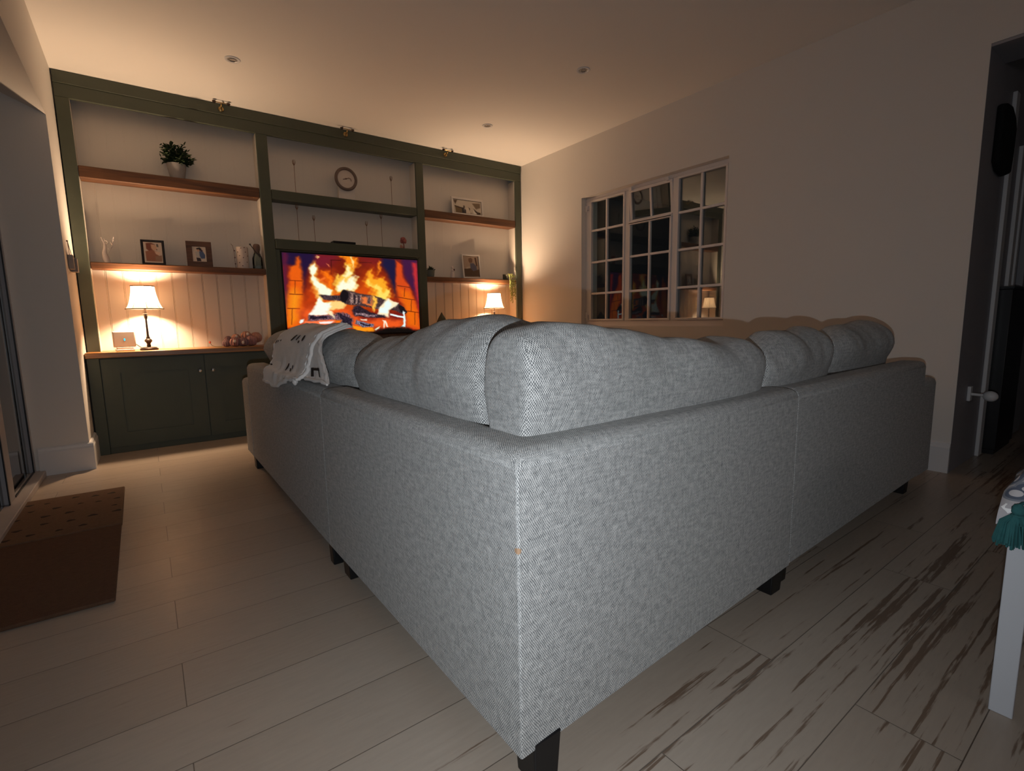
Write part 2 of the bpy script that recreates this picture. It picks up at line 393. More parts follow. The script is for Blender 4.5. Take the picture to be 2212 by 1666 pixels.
tag(MB().tube([(5.12,.70,.93),(5.12,.66,.93),(4.98,.655,.93)], .011).torus((5.12,.697,.93), .022, .006).build('door_handle', M_black, d, smooth=True), 'black lever door handle')

# ---- window in the right wall
XW = 3.64
win = thing('window_1', (XW, 2.9, wz0), None, None); win['kind'] = 'structure'
M_wf = plain('window_white_paint', (.80,.76,.74), .45, .03, 8)
fx0, fx1 = XW, XW+.05
def fr(mb, y0, y1, z0, z1, x0=fx0, x1=fx1): mb.box(x0, x1, y0, y1, z0, z1)
b = MB(); fr(b, wy0, wy1, wz0, .868); fr(b, wy0, wy1, 2.035, wz1); fr(b, 3.612, wy1, .868, 2.035); fr(b, wy0, 2.17, .868, 2.035)
fr(b, 3.125, 3.170, .868, 2.035); fr(b, 2.618, 2.662, .868, 2.035)
b.build('window_frame', M_wf, win, bevel=.004)
b = MB()                                             # inner casement frames and glazing bars
def case(mb, y0, y1, z0, z1, mid, rows, x0, t=.018):
    mb.box(x0, x0+.035, y0, y1, z0, z0+t).box(x0, x0+.035, y0, y1, z1-t, z1).box(x0, x0+.035, y0, y0+t, z0+t, z1-t).box(x0, x0+.035, y1-t, y1, z0+t, z1-t)
    mb.box(x0+.006, x0+.03, mid-.010, mid+.010, z0+t, z1-t)
    for r in rows:
        for ya, yb in ((y0+t, mid-.0101), (mid+.0101, y1-t)): mb.box(x0+.006, x0+.03, ya, yb, r-.010, r+.010)
case(b, 3.172, 3.610, .870, 2.033, 3.398, (1.745,1.442,1.138), XW-.012)
b.build('casement', M_wf, win, bevel=.003)
Mc = Matrix.Translation((XW-.012, 0, 1.745)) @ Matrix.Translation((-(XW-.012), 0, -1.745))
b = MB(); case(b, 2.664, 3.123, .870, 1.745, 2.893, (1.448,1.138), XW-.012); b.build('casement', M_wf, win, bevel=.003, M=Mc)
MB().box(XW+.008, XW+.013, 2.68, 3.108, .885, 1.73).build('window_pane', M_glass2, win, M=Mc)
b = MB(); case(b, 2.172, 2.616, .870, 2.033, 2.392, (1.745,1.445,1.138), XW-.012); b.build('casement', M_wf, win, bevel=.003)
b = MB(); case(b, 2.664, 3.123, 0, .285, 2.893, (), 0, .024)
Mt = Matrix.Translation((XW-.012, 0, 2.031)) @ Matrix.Rotation(math.radians(-5), 4, 'Y') @ Matrix.Translation((0, 0, -.285))
b.build('fanlight', M_wf, win, bevel=.003, M=Mt)
tr = MB().box(XW-.012, fx1, 2.662, 3.125, 1.735, 1.757); tr.build('transom', M_wf, win)
MB().box(XW+.012, XW+.018, 3.185, 3.60, .885, 2.02).build('window_pane', M_glass2, win)
MB().box(XW+.012, XW+.018, 2.185, 2.605, .885, 2.02).build('window_pane', M_glass, win)
MB().box(.016, .021, 2.68, 3.108, .02, .27).build('window_pane', M_glass, win, M=Mt)
for y in (3.09, 2.70): MB().box(XW-.03, XW-.012, y-.012, y+.012, 2.02, 2.05).build('hinge', M_wf, win)
b = MB().tube([(XW-.03,3.640,.90),(XW-.035,3.636,.955)], .006).box(XW-.02, XW, 3.630, 3.650, .88, .93)
b.build('window_latch', M_wf, win)
b = MB().tube([(XW-.03,3.640,1.93),(XW-.035,3.636,1.985)], .006).box(XW-.02, XW, 3.630, 3.650, 1.95, 1.99); b.build('window_latch', M_wf, win)
struct('trim_3', MB().box(XR+.012, XW, wy0, wy1, wz0-.001, wz0+.004), M_wf)       # painted inner sill

# ---- sliding patio door in the left recess
pd = thing('door_1', (-.607, 2, 0), None, None); pd['kind'] = 'structure'
M_pf = plain('patio_frame_grey_white', (.40,.385,.40), .4, .04, 6)
MB().box(-.66, -.560, -1.2, 4.08, 0, .035).build('threshold', plain('pale_threshold', (.45,.42,.42), .5), pd, bevel=.004)
MB().box(-.66, -.605, 4.045, 4.08, .035, 2.22).box(-.66, -.605, -1.2, 4.045, 2.16, 2.22).build('door_frame', M_pf, pd)
MB().box(-.648, -.61, 3.37, 3.50, .036, 2.16).box(-.648, -.61, 1.35, 1.45, .036, 2.16).build('stile', M_pf, pd, bevel=.003)
for q in ((-.612,-.606,4.030,4.0449,.036,2.16), (-.6115,-.6065,3.355,3.3699,.036,2.16), (-.612,-.607,3.501,4.029,.036,.045)): MB().box(*q).build('rubber_seal', M_black, pd)
MB().box(-.634, -.628, 3.5, 4.03, .036, 2.16).build('door_pane', M_pglass, pd)
MB().box(-.634, -.628, 1.45, 3.36, .036, 2.16).build('door_pane', M_pglass, pd)
# paving outside
struct('ground', MB().box(-6, -.66, -3, 6, -.12, -.06), plain('patio_stone', (.16,.16,.165), .8, .2, 4))
struct('wall_outside', MB().box(-3.0, -2.9, -3, 6, -.06, 2.0), plain('garden_boundary', (.13,.13,.135), .8, .15, 5))

# ================================================================== BUILT-IN SHELVING
unit = thing('shelving_unit', (1.6, 4.7, .72), 'built-in shelving with dark green frame filling the back wall round the television', 'shelving')
def panel_boards(mb, x0, x1, z0, z1, y, pitch=.1015, off=.0, dp=1.0):
    xs = [x0]; x = x0+off
    prof = []
    k = math.ceil((x0-off)/pitch)
    pts = [(x0, 0)]
    x = k*pitch+off
    while x < x1:
        if x > x0+.01 and x < x1-.01:
            pts += [(x-.006, 0), (x-.004, .0045*dp), (x-.0015, .001*dp), (x+.0015, .001*dp), (x+.004, .0045*dp), (x+.006, 0)]
        x += pitch
    pts.append((x1, 0)); n = len(pts)
    vs = [(p, y+d, z0) for p, d in pts]+[(p, y+d, z1) for p, d in pts]
    mb.add(vs, [(i, i+1, i+1+n, i+n) for i in range(n-1)])
    mb.box(x0, x1, y+.006, y+.03, z0, z1)
BAY = [(-.265, .872), (.956, 2.278), (2.358, 3.493)]
b = MB()
for i, (x0, x1) in enumerate(BAY): panel_boards(b, x0, x1, .7201, 1.325, YB, off=(.012, .04, .085)[i]); panel_boards(b, x0, x1, 1.325, 2.595, YB, off=(.012, .04, .085)[i], dp=.12)
b.build('board_panel', M_board, unit)
for x0, x1 in BAY:                         # painted cream linings of the bays
    for xa, xb in ((x0-.02, x0+.002), (x1-.002, x1+.02)): MB().box(xa, xb, YF+.02, YB, .7201, 2.43).build('lining', M_board, unit)
def fboard(name, *bx):
    b = MB()
    for q in bx: b.box(*q)
    return b.build(name, M_green, unit, bevel=.003)
fboard('stile', (-.338, -.265, YF, YF+.03, .7201, 2.43)); fboard('stile', (3.493, 3.568, YF, YF+.03, .7201, 2.43))
fboard('stile', (.872, .956, YF, YF+.03, .7201, 2.43)); fboard('stile', (2.278, 2.358, YF, YF+.03, .7201, 2.43))
fboard('header', (-.338, 3.568, YF, YF+.03, 2.43, 2.517)); fboard('cornice', (-.338, 3.568, YF-.006, YF+.03, 2.518, ZC-.002))
def shelf(x0, x1, z0, z1, mat, name='shelf', y0=YF+.004):
    b = MB().box(x0+.003, x1-.003, y0, YB-.001, z0, z1); return b.build(name, mat, unit, bevel=.006)
shelf(BAY[0][0], BAY[0][1], 1.923, 2.003, M_shelf); shelf(BAY[0][0], BAY[0][1], 1.306, 1.353, M_shelf)
shelf(BAY[2][0], BAY[2][1], 1.923, 2.001, M_shelf); shelf(BAY[2][0], BAY[2][1], 1.298, 1.345, M_shelf)
shelf(BAY[1][0], BAY[1][1], 1.927, 2.005, M_green, y0=YF+.001)
shelf(BAY[1][0], BAY[1][1], 1.524, 1.606, M_green, y0=YF-.004)
fboard('reveal_strip', (.956,.99,YF+.008,YF+.03,.7201,1.522),(2.266,2.278,YF+.008,YF+.03,.7201,1.522),(.99,2.266,YF+.008,YF+.03,1.511,1.522))
b = MB().box(-.34, 3.568, YC-.02, YB+.04, .682, .7198)
wt = b.build('worktop', M_counter, bevel=.005); tag(wt, 'honey coloured wooden worktop running on top of the green cupboards', 'worktop')
# cupboards below
cab = thing('base_cupboard', (1.6, 4.6, 0), 'dark green cupboard with panelled doors and small round silver knobs', 'cupboard')
MB().box(-.335, 3.568, YC+.02, YB, .0, .681).build('carcass', M_green, cab)
def gboard(x0, x1, z0, z1, y0=YC, name='frame_board'): return MB().box(x0, x1, y0, YC+.02, z0, z1).build(name, M_green, cab, bevel=.002)
gboard(-.335, -.268, .0, .681); gboard(-.268, 3.568, .0, .045, YC+.012, 'plinth')
def door(x0, x1, kx):
    z0, z1 = .046, .672
    b = MB().box(x0, x1, YC+.006, YC+.0195, z0, z1); s = .10
    d = b.build('door', M_green, cab)
    e = MB().box(x0, x0+s, YC, YC+.006, z0, z1).box(x1-s, x1, YC, YC+.006, z0, z1).box(x0+s, x1-s, YC, YC+.006, z1-s, z1).box(x0+s, x1-s, YC, YC+.006, z0, z0+s)
    e.build('door_rail', M_green, d)
    MB().lathe([(.006,0),(.006,.012),(.012,.017),(.0145,.023),(.012,.030),(.004,.033)], n=18).build('knob', M_chrome, d, smooth=True,
        M=Matrix.Translation((kx, YC, .556)) @ Matrix.Rotation(PI/2, 4, 'X'))
xs = [-.266, .348, .954, 1.60, 2.25, 2.90, 3.56]
for i in range(6): door(xs[i]+.003, xs[i+1]-.003, xs[i+1]-.033 if i % 2 == 0 else xs[i]+.052)

# ================================================================== TELEVISION
tv = thing('television', (1.632, YF+.02, .80), 'large flat television showing a roaring log fire inside the green frame', 'television')
tx0, tx1, tz0, tz1 = 1.004, 2.260, .792, 1.498
MB().box(tx0-.012, tx1+.004, YF+.012, YF+.05, tz0-.014, tz1+.010).build('television_body', M_black, tv, bevel=.003)
# (edge softness, wobble, colour, outline in thousandths of the screen)
TV = [
(35,0,(118,26,8),[205,-3,724,-16,808,357,797,723,107,715,120,387]),
(41,0,(115,22,40),[195,-12,394,-13,308,152,197,190]),
(35,0,(120,25,25),[528,-17,724,-6,739,118,566,101]),
(18,0,(28,10,52),[-31,-33,227,-25,200,132,165,183,139,309,117,464,91,464,52,144,-4,149]),
(15,9,(90,20,50),[0,0,30,6,28,353,2,905,-13,904,-7,336]),
(11,7,(233,92,8),[46,163,86,141,93,46,111,35,119,101,122,348,119,666,88,715,83,909,-6,905,7,618,35,334]),
(35,0,(250,150,20),[36,476,66,427,99,522,66,811,22,867,21,637]),
(18,0,(22,20,58),[711,-15,826,6,819,335,804,507,771,316,737,171,702,90]),
(18,0,(62,20,62),[860,-29,1007,-12,1000,592,960,438,915,331,879,204]),
(9,6,(214,72,22),[819,17,870,76,877,257,921,352,970,570,1004,837,1002,1005,884,921,893,614,828,571,812,357]),
(24,0,(236,105,10),[833,399,926,439,986,725,993,948,898,900,866,636]),
(12,6,(196,45,50),[959,36,993,44,1004,570,1000,725,980,438,960,198]),
(2,2,(120,40,5),[35,326,120,329,120,337,35,334]),
(2,2,(120,40,5),[28,489,121,492,121,502,28,499]),
(2,2,(120,40,5),[10,661,93,666,92,676,9,672]),
(2,2,(120,40,5),[70,332,74,332,66,484,63,484]),
(2,2,(110,40,5),[40,676,44,676,32,868,28,868]),
(2,2,(110,35,8),[822,351,928,374,927,383,821,362]),
(2,2,(110,35,8),[817,507,970,548,970,557,816,518]),
(2,2,(110,35,8),[897,702,1000,725,999,734,897,713]),
(2,2,(110,35,8),[881,387,886,386,878,506,873,506]),
(2,2,(110,35,8),[936,554,941,554,931,713,926,713]),
(2,2,(110,35,8),[958,724,963,724,960,902,955,902]),
(2,2,(70,10,10),[323,55,397,52,397,62,323,65]),
(2,2,(70,10,10),[326,59,332,58,325,239,319,240]),
(2,2,(70,10,10),[537,65,628,63,628,71,536,73]),
(53,24,(214,76,8),[246,206,306,201,350,377,496,371,561,234,626,127,732,318,780,444,772,679,178,676,190,384]),
(35,18,(200,60,5),[113,676,226,558,219,461,188,423,141,521]),
(15,24,(255,140,20),[388,-2,533,3,522,135,491,188,470,119,435,112,419,74]),
(12,18,(255,120,10),[268,194,301,212,320,299,326,418,298,419,280,301]),
(11,18,(255,140,25),[682,24,709,48,694,163,681,227,678,144]),
(15,26,(255,195,70),[424,83,474,89,498,147,480,240,499,279,492,401,469,463,358,466,359,416,336,377,330,318,356,232,386,255,423,203]),
(13,21,(255,255,225),[378,316,417,284,430,333,463,291,492,249,489,371,469,453,365,441]),
(11,18,(255,250,190),[438,112,466,140,472,220,440,282,419,243,435,182]),
(5,12,(255,235,160),[468,4,477,3,492,77,498,147,488,108,474,69]),
(16,26,(255,170,35),[613,138,635,199,646,260,708,278,721,350,771,401,761,529,705,573,662,531,612,511,616,407,561,306,576,233]),
(12,21,(255,225,100),[635,385,667,363,696,446,742,402,767,423,750,551,698,573,656,510]),
(8,15,(255,215,90),[577,295,596,273,624,344,635,406,605,376]),
(13,15,(255,170,60),[170,134,201,88,234,158,234,226,216,256,261,361,298,419,337,437,328,517,282,548,205,539,190,384,173,259]),
(7,13,(250,255,225),[177,153,200,113,225,159,223,217,200,247,240,342,276,405,317,433,317,507,283,518,228,499,210,422,192,325,181,258,170,221]),
(6,12,(255,120,40),[235,323,270,277,278,287,252,332]),
(5,11,(255,200,120),[226,14,242,32,230,57,222,34]),
(5,11,(255,150,90),[299,104,316,122,312,142]),
(35,18,(240,90,30),[92,686,223,637,456,668,510,823,729,808,873,833,869,954,83,909]),
(5,6,(60,45,52),[228,499,374,504,389,581,293,562,248,553,227,524]),
(5,6,(66,48,50),[406,430,493,463,675,520,775,583,827,604,878,669,897,729,862,751,797,701,669,679,564,652,505,632,428,617,382,602,372,536,381,466]),
(6,18,(150,120,110),[440,464,540,492,530,606,452,606]),
(4,8,(40,28,35),[468,484,486,483,494,596,479,606]),
(4,8,(40,28,35),[504,493,521,503,524,595,509,606]),
(8,15,(235,120,60),[539,513,606,522,608,647,541,616]),
(6,9,(95,75,75),[575,502,603,511,596,616,572,605]),
(7,18,(255,190,70),[612,511,646,531,649,637,624,710,608,637]),
(3,2,(14,10,18),[377,496,394,440,412,433,434,464,434,530,411,591,391,599,377,561]),
(3,5,(22,14,22),[827,615,865,647,894,713,886,751,856,729,822,669]),
(5,7,(38,28,40),[472,637,511,629,545,678,581,710,654,747,711,754,710,802,572,788,476,771,459,698]),
(6,15,(135,110,115),[489,735,654,753,647,787,488,766]),
(6,15,(105,75,85),[142,749,285,757,337,722,424,724,457,796,452,925,405,917,362,839,248,838,129,813]),
(4,11,(35,28,42),[326,727,366,728,451,801,447,914,400,902,375,789]),
(4,13,(30,20,35),[153,764,284,772,278,802,152,792]),
(5,11,(110,105,125),[477,822,619,879,617,923,537,918,475,874]),
(3,11,(20,14,30),[509,854,599,894,593,910,508,875]),
(8,15,(255,215,130),[206,520,228,519,258,578,343,572,405,607,385,672,321,702,276,697,191,618]),
(6,12,(252,255,240),[216,534,258,588,308,597,312,647,287,697,277,752,142,752,172,676,207,618,199,559]),
(5,9,(255,235,190),[265,697,309,707,318,778,323,808,302,767,275,737]),
(7,12,(255,240,200),[707,583,751,530,775,577,827,598,779,658,745,701,729,791,658,742,670,658]),
(5,8,(238,255,250),[714,589,743,562,768,604,746,679,725,743,668,726,676,668,708,658]),
(3,4,(235,255,255),[751,738,875,784,874,811,750,760]),
(3,6,(235,255,255),[864,702,878,724,874,932,830,932,858,898]),
(4,6,(245,255,250),[84,811,108,798,101,841,85,860,79,840]),
(6,9,(255,120,70),[107,822,334,818,326,858,247,878,106,851]),
(3,5,(255,240,235),[215,837,316,836,292,867,220,860]),
(7,12,(255,110,10),[331,818,374,819,365,895,331,889]),
(6,9,(255,150,20),[453,899,617,932,615,985,504,979,452,935]),
(3,6,(255,235,210),[690,828,715,839,732,915,719,920,704,871,699,946,690,914]),
(4,6,(240,255,220),[622,953,662,912,654,944,625,980]),
(4,6,(255,230,200),[510,808,565,809,564,830,516,823]),
(15,12,(10,8,8),[440,945,535,981,621,985,725,926,883,938,1006,994,1001,1174,-29,1096,79,987,414,1005])]

img = paint(420, 236, 1000, 1000, (120, 24, 18), [(s*1.5+2, w*1.05, c, p) for s, w, c, p in TV], 1)
# the burning logs carry bark texture, flames carry fine streaks
rng = np.random.RandomState(5)
gr = rng.rand(236, 420); k = (gr+np.roll(gr,1,0)+np.roll(gr,2,0)+np.roll(gr,1,1)+np.roll(gr,3,0))/5-.5
lum = img.sum(2)/765.
bark = ((img[..., 0]-img[..., 2]) < 70) & (lum < .6) & (np.arange(236)[:, None] > 118)
img = img*(1+(k*np.where(bark, 2.2, .06))[..., None]); img = np.clip(img, 0, 255)
M_tv = vcol_mat('screen_light', 1.0)
picture('screen', img, tx1-tx0, tz1-tz0, M_tv, tv, M=Matrix.Translation(((tx0+tx1)/2, YF+.0115, (tz0+tz1)/2)))

# ================================================================== SOFA
sofa = thing('corner_sofa', (1.0, 1.2, 0), 'large L-shaped corner sofa in pale grey basketweave cloth on black feet', 'sofa')
SB, ST = .088, .672
def crown(name, foot, z0, z1, arc=.03):
    """upholstered block: quadrilateral footprint, rolled top edges"""
    A = MB().hexa(foot, z0, z1)
    return A.build(name, M_sofa, sofa, boxuv=True, roll=(arc, z1, .13))
# outer faces were measured from the floor line up; slight toe-out between modules
Lx0, Lx1, Lx2 = .4905, .479, .477                # left face x at corner, seam, far end
Ry0, Ry1, Ry2 = .660, .706, .742
tb = .115
b = MB()                                          # corner module: one L-shaped upholstered back
Lf = [(Lx0, Ry0), (1.6245, Ry1), (1.6245, Ry1+tb), (Lx0+tb, Ry0+tb), (Lx1+tb, 1.799), (Lx1, 1.799)]
b.add([(x, y, SB) for x, y in Lf]+[(x, y, ST) for x, y in Lf], [(0,3,2,1),(0,5,4,3),(6,7,8,9),(6,9,10,11)]+[(i,(i+1)%6,(i+1)%6+6,i+6) for i in range(6)])
b.build('back_panel', M_sofa, sofa, boxuv=True, roll=(.03, ST, .16, (Lx0, Ry0)))
crown('back_panel', [(Lx1, 1.8005), (Lx1+tb, 1.8005), (Lx2+tb, 3.345), (Lx2, 3.345)], SB, ST-.006)
crown('back_panel', [(1.626, Ry1), (3.02, Ry2), (3.02, Ry2+tb), (1.626, Ry1+tb)], SB+.006, ST-.004)
crown('arm', [(Lx2-.002, 3.350), (1.42, 3.350), (1.42, 3.57), (Lx2-.002, 3.57)], SB, .563)
crown('arm', [(3.024, Ry2+.002), (3.225, Ry2+.004), (3.225, 1.66), (3.024, 1.66)], SB, .572)
crown('seat_base', [(.60, .79), (3.02, .865), (3.02, 1.62), (.60, 1.62)], SB+.01, .32)
crown('seat_base', [(.60, 1.625), (1.42, 1.625), (1.42, 3.345), (.60, 3.345)], SB+.01, .32)
crown('seat_cushion', [(.61, .80), (1.60, .83), (1.60, 1.62), (.61, 1.62)], .321, .45, .04)
crown('seat_cushion', [(1.605, .85), (3.02, .87), (3.02, 1.62), (1.605, 1.62)], .321, .45, .04)
crown('seat_cushion', [(.61, 1.63), (1.43, 1.63), (1.43, 2.48), (.61, 2.48)], .321, .45, .04)
crown('seat_cushion', [(.61, 2.49), (1.43, 2.49), (1.43, 3.34), (.61, 3.34)], .321, .45, .04)
def foot(x, y, w=.055, l=.055, rz=0):
    b = MB(); q = [(-w/2,-l/2),(w/2,-l/2),(w/2,l/2),(-w/2,l/2)]
    vs = [(a*.86, c*.86, 0) for a, c in q]+[(a, c, SB+.012) for a, c in q]
    b.add(vs, [(3,2,1,0),(4,5,6,7),(0,1,5,4),(1,2,6,5),(2,3,7,6),(3,0,4,7)])
    b.build('leg', M_leg, sofa, bevel=.004, M=Matrix.Translation((x,y,0)) @ Matrix.Rotation(rz,4,'Z'))
foot(.556, .694, .068, .068); foot(.530, 1.70, .06, .075); foot(.513, 1.835, .05, .05); foot(.512, 3.41, .05, .08)
foot(1.58, .752, .07, .07); foot(1.67, .765, .05, .05); foot(3.00, .80, .06, .06); foot(3.17, 1.58, .06, .06)
foot(1.37, 3.50, .06, .06); foot(1.36, 1.70, .06, .06)
# small tan mark on the corner seam
m = MB(); n = 14; rr = .03*.16
for k in range(n+1):
    q = -1+2*k/n; d = -.0012+q*.0078; hh = .0056*math.sqrt(max(0, 1-q*q))*(1+.2*math.sin(k*1.7))
    if abs(d) < rr*.8:
        an = (d/(rr*.8)+1)*PI/4; x, y = Lx0+rr-(rr+.0005)*math.cos(an), Ry0+rr-(rr+.0005)*math.sin(an)
    elif d < 0: x, y = Lx0-.0005, Ry0+rr+(-d-rr*.8)
    else: x, y = Lx0+rr+(d-rr*.8), Ry0-.0005+.0434*(rr+d)
    m.v += [(x, y, .497-hh-.0001), (x, y, .497+hh)]
m.f += [(2*k, 2*k+2, 2*k+3, 2*k+1) for k in range(n)]; m.uv += [None]*n
tag(m.build('stain', plain('tan_mark', (.42,.27,.17), .9), sofa), 'small tan mark on the corner seam')

# ---- loose back cushions
def cushion(name, A, B, ztop, thick, zb=.452, bulge=.06, boxA=6, boxB=4, lean=0, seed=0, q=3.2, piping=False, crease=.012, mat=None, label='', group=None, swirl=None, tt=None, box=False):
    """A,B: (x,y) of the OUTER lower edge line at both ends; ztop: [(t,z)..]; thickness grows inwards (left of A->B turned)"""
    A = Vector((*A, 0)); B = Vector((*B, 0)); D = (B-A); Ln = D.length; D.normalize(); Nn = Vector((-D.y, D.x, 0)) * (1 if side > 0 else -1)
    ns, nr = 64, 56; vs = []; uvs = []
    zt_t = [p[0] for p in ztop]; zt_z = [p[1] for p in ztop]
    def sm(t):
        # smooth interpolation
        t = min(max(t, 0), 1)
        for i in range(len(zt_t)-1):
            if t <= zt_t[i+1]:
                a = (t-zt_t[i])/(zt_t[i+1]-zt_t[i]); a = a*a*(3-2*a)
                return zt_z[i]*(1-a)+zt_z[i+1]*a
        return zt_z[-1]
    ss = [.5-.5*math.cos(PI*i/(ns-1)) for i in range(ns)]
    rings = []
    for s in ss:
        w = 2*s-1; p = boxA if w < 0 else boxB
        e = max(1e-3, (1-abs(w)**p))**(1/p)
        zt = sm(s); zc = (zt+zb)/2; hz = (zt-zb)/2; th = thick*(1 if not tt else np.interp(s, [a for a,_ in tt], [c for _,c in tt]))
        ring = []; acc = 0; prev = None
        for k in range(nr):
            a = 2*PI*k/nr; ca, sa = math.cos(a), math.sin(a)
            x = math.copysign(abs(ca)**(2/q), ca); z = math.copysign(abs(sa)**(2/q), sa)
            ez = e if z < 0 else e**1.0
            zz = zc + hz*z*(.35+.65*e) if True else 0
            hh = (zz-.68)/.2
            bl = bulge*max(0, math.sin(PI*min(1, max(0, (zz-.67)/max(.05, zt-.67))))) * (1 if x < 0 else .6)
            n_off = (x*.5*e+.5)*th - (bl*e if x < 0 else -bl*e*abs(x)) + lean*max(0, zz-.68)
            P = A + D*(s*Ln) + Nn*n_off; P.z = zz
            nz = noise.noise(Vector((P.x*4.2, P.y*4.2, P.z*5))+Vector((seed*7.1,0,0))); nz2 = noise.noise(Vector((P.x*13, P.y*13, P.z*9))+Vector((seed*3.3,5,0)))
            cr = abs(noise.noise(Vector((s*5+seed, zz*7+s*9, seed)))) 
            up = max(0, min(1, (zz-.69)/.06))
            P += Nn*(nz*.018+nz2*crease*.5-cr*crease)*(-1 if x < 0 else 1)*up
            P.z += (nz*.010+nz2*.005)*max(0, z)
            if prev: acc += (P-prev).length
            prev = P; ring.append((P, acc))
        rings.append(ring)
    mb = MB()
    for ring in rings:
        for P, a in ring: mb.v.append(tuple(P))
    for i in range(ns-1):
        for k in range(nr):
            k2 = (k+1) % nr; mb.f.append((i*nr+k, i*nr+k2, (i+1)*nr+k2, (i+1)*nr+k) if side < 0 else (i*nr+k, (i+1)*nr+k, (i+1)*nr+k2, i*nr+k2))
            def uvp(ii, kk): return (ss[ii]*Ln, rings[ii][kk % nr][1] if kk < nr else rings[ii][nr-1][1]+.01)
            u0, u1, u2, u3 = uvp(i,k), uvp(i,k+1), uvp(i+1,k+1), uvp(i+1,k)
            mb.uv.append([u0,u1,u2,u3] if side < 0 else [u0,u3,u2,u1])
    for i, fl in ((0, 0), (ns-1, 1)):
        f = tuple(i*nr+k for k in range(nr)); f = f if (fl == 1) == (side < 0) else f[::-1]
        mb.f.append(f); mb.uv.append([(Vector(mb.v[v]).dot(Nn), mb.v[v][2]) for v in f])
    mb.uv = []                                    # cloth grain follows the world axes in metres
    o = mb.build(name, mat or M_sofa, smooth=True, angle=75, boxuv=True)
    tag(o, label, 'cushion', group or 'back cushions along the sofa')
    if piping:
        pts = [(rings[4][k % nr][0]-D*.004) for k in range(nr+1)]
        p2 = []
        for P in pts: p2.append(P)
        MB().tube(p2, .0035, 6).build('piping', M_leg, o, smooth=True)
    return o
side = -1        # left wing: run along +Y, thickness towards +X
cushion('sofa_cushion', (.578,.915), (.578,1.76), [(0,.905),(.12,.912),(.3,.900),(.48,.883),(.62,.862),(.8,.852),(1,.842)], .24, seed=1, bulge=.035, boxA=9, boxB=5, label='tall cushion on the left sofa wing rising to a peak beside the corner')
cushion('sofa_cushion', (.578,1.78), (.582,2.58), [(0,.838),(.2,.852),(.4,.864),(.65,.866),(1,.84)], .23, seed=2, bulge=.03, boxA=4, boxB=5, label='left wing cushion mostly covered by the white throw')
cushion('sofa_cushion', (.585,2.60), (.585,3.335), [(0,.84),(.3,.862),(.7,.862),(1,.83)], .22, seed=3, bulge=.045, boxA=5, boxB=3, label='rounded end cushion of the left wing nearest the cupboard')
side = 1         # right wing: run along +X, thickness towards +Y
cushion('sofa_cushion', (.575,.742), (1.575,.757), [(0,.885),(.1,.893),(.3,.873),(.5,.851),(.68,.832),(.78,.832),(.88,.850),(1,.845)], .145, seed=4, bulge=.02, boxA=10, boxB=4, q=4.8, crease=.009, box=True, tt=[(0,1),(.6,1),(.82,1.35),(1,1.45)], label='big square-edged cushion standing in the sofa corner')
cushion('sofa_cushion', (1.585,.775), (2.25,.835), [(0,.82),(.25,.845),(.45,.845),(.75,.860),(1,.83)], .17, seed=6, bulge=.03, boxA=4, boxB=3, q=2.6, label='plump middle cushion on the right sofa wing with deep creases')
cushion('sofa_cushion', (2.27,.85), (3.0,.865), [(0,.84),(.3,.855),(.6,.868),(.85,.86),(1,.83)], .17, seed=8, bulge=.035, boxA=3, boxB=3.2, q=2.5, label='end cushion of the right wing nearest the hall doorway')

# ------------------------------------------------------------------ the white throw over the left wing
PATH = [(.82,.745),(.79,.815),(.745,.860),(.69,.878),(.63,.870),(.572,.845),(.532,.805),(.515,.765),(.508,.725),(.492,.697),(.470,.686),(.462,.655),(.460,.615)]
def path(t):
    x = t*(len(PATH)-1); i = min(int(x), len(PATH)-2); a = x-i
    def cr(k):
        p = [PATH[max(0,i-1)][k], PATH[i][k], PATH[i+1][k], PATH[min(len(PATH)-1,i+2)][k]]
        return .5*((2*p[1])+(-p[0]+p[2])*a+(2*p[0]-5*p[1]+4*p[2]-p[3])*a*a+(-p[0]+3*p[1]-3*p[2]+p[3])*a**3)
    return cr(0), cr(1)
def surf(s, t, off=0.0, y0=2.00, y1=2.62):
    """s across the throw (0 = towards the sofa corner), t from the seat side over the top and down"""
    x, z = path(t); flare = max(0, t-.45)
    y = y0+(y1-y0)*s + (flare*(s-.35)*.10 if y1 > 2.3 else -flare*(1-s)*.95)
    y += .012*math.sin(t*9+s*3)
    f = .004*math.sin(s*26+t*2)*min(1, max(0, (t-.5)*4)) + .002*math.sin(s*47+1)*min(1, max(0, (t-.55)*4)) + noise.noise(Vector((s*4, t*6, 1)))*.006
    return Vector((x-abs(f)*(t > .4)-off, y, z+ (off if t < .55 else 0)+ .004*math.sin(s*9)))
def sheet(mb, s0, s1, t0, t1, ns, ntt, off, y0=2.00, y1=2.62, endf=None, th=.010):
    base = len(mb.v); top = []
    for j in range(ntt):
        for i in range(ns):
            s = s0+(s1-s0)*i/(ns-1); te = t1 if not endf else endf(s); t = t0+(te-t0)*j/(ntt-1)
            top.append((surf(s, t, off+th, y0, y1), surf(s, t, off, y0, y1)))
    n = len(top)
    vs = [a for a, _ in top]+[b_ for _, b_ in top]; fs = []
    for j in range(ntt-1):
        for i in range(ns-1):
            a = j*ns+i; fs.append((a, a+1, a+1+ns, a+ns)); fs.append((n+a, n+a+ns, n+a+1+ns, n+a+1))
    edge = [i for i in range(ns)]+[j*ns+ns-1 for j in range(1, ntt)]+[(ntt-1)*ns+i for i in range(ns-2, -1, -1)]+[j*ns for j in range(ntt-2, 0, -1)]
    for k in range(len(edge)):
        a, c = edge[k], edge[(k+1) % len(edge)]; fs.append((a, n+a, n+c, c))
    mb.add(vs, fs)
M_throw = plain('soft_white_fleece', (.80,.77,.745), .95, .07, 30, .5, 160, **{'Sheen_Weight': .3})
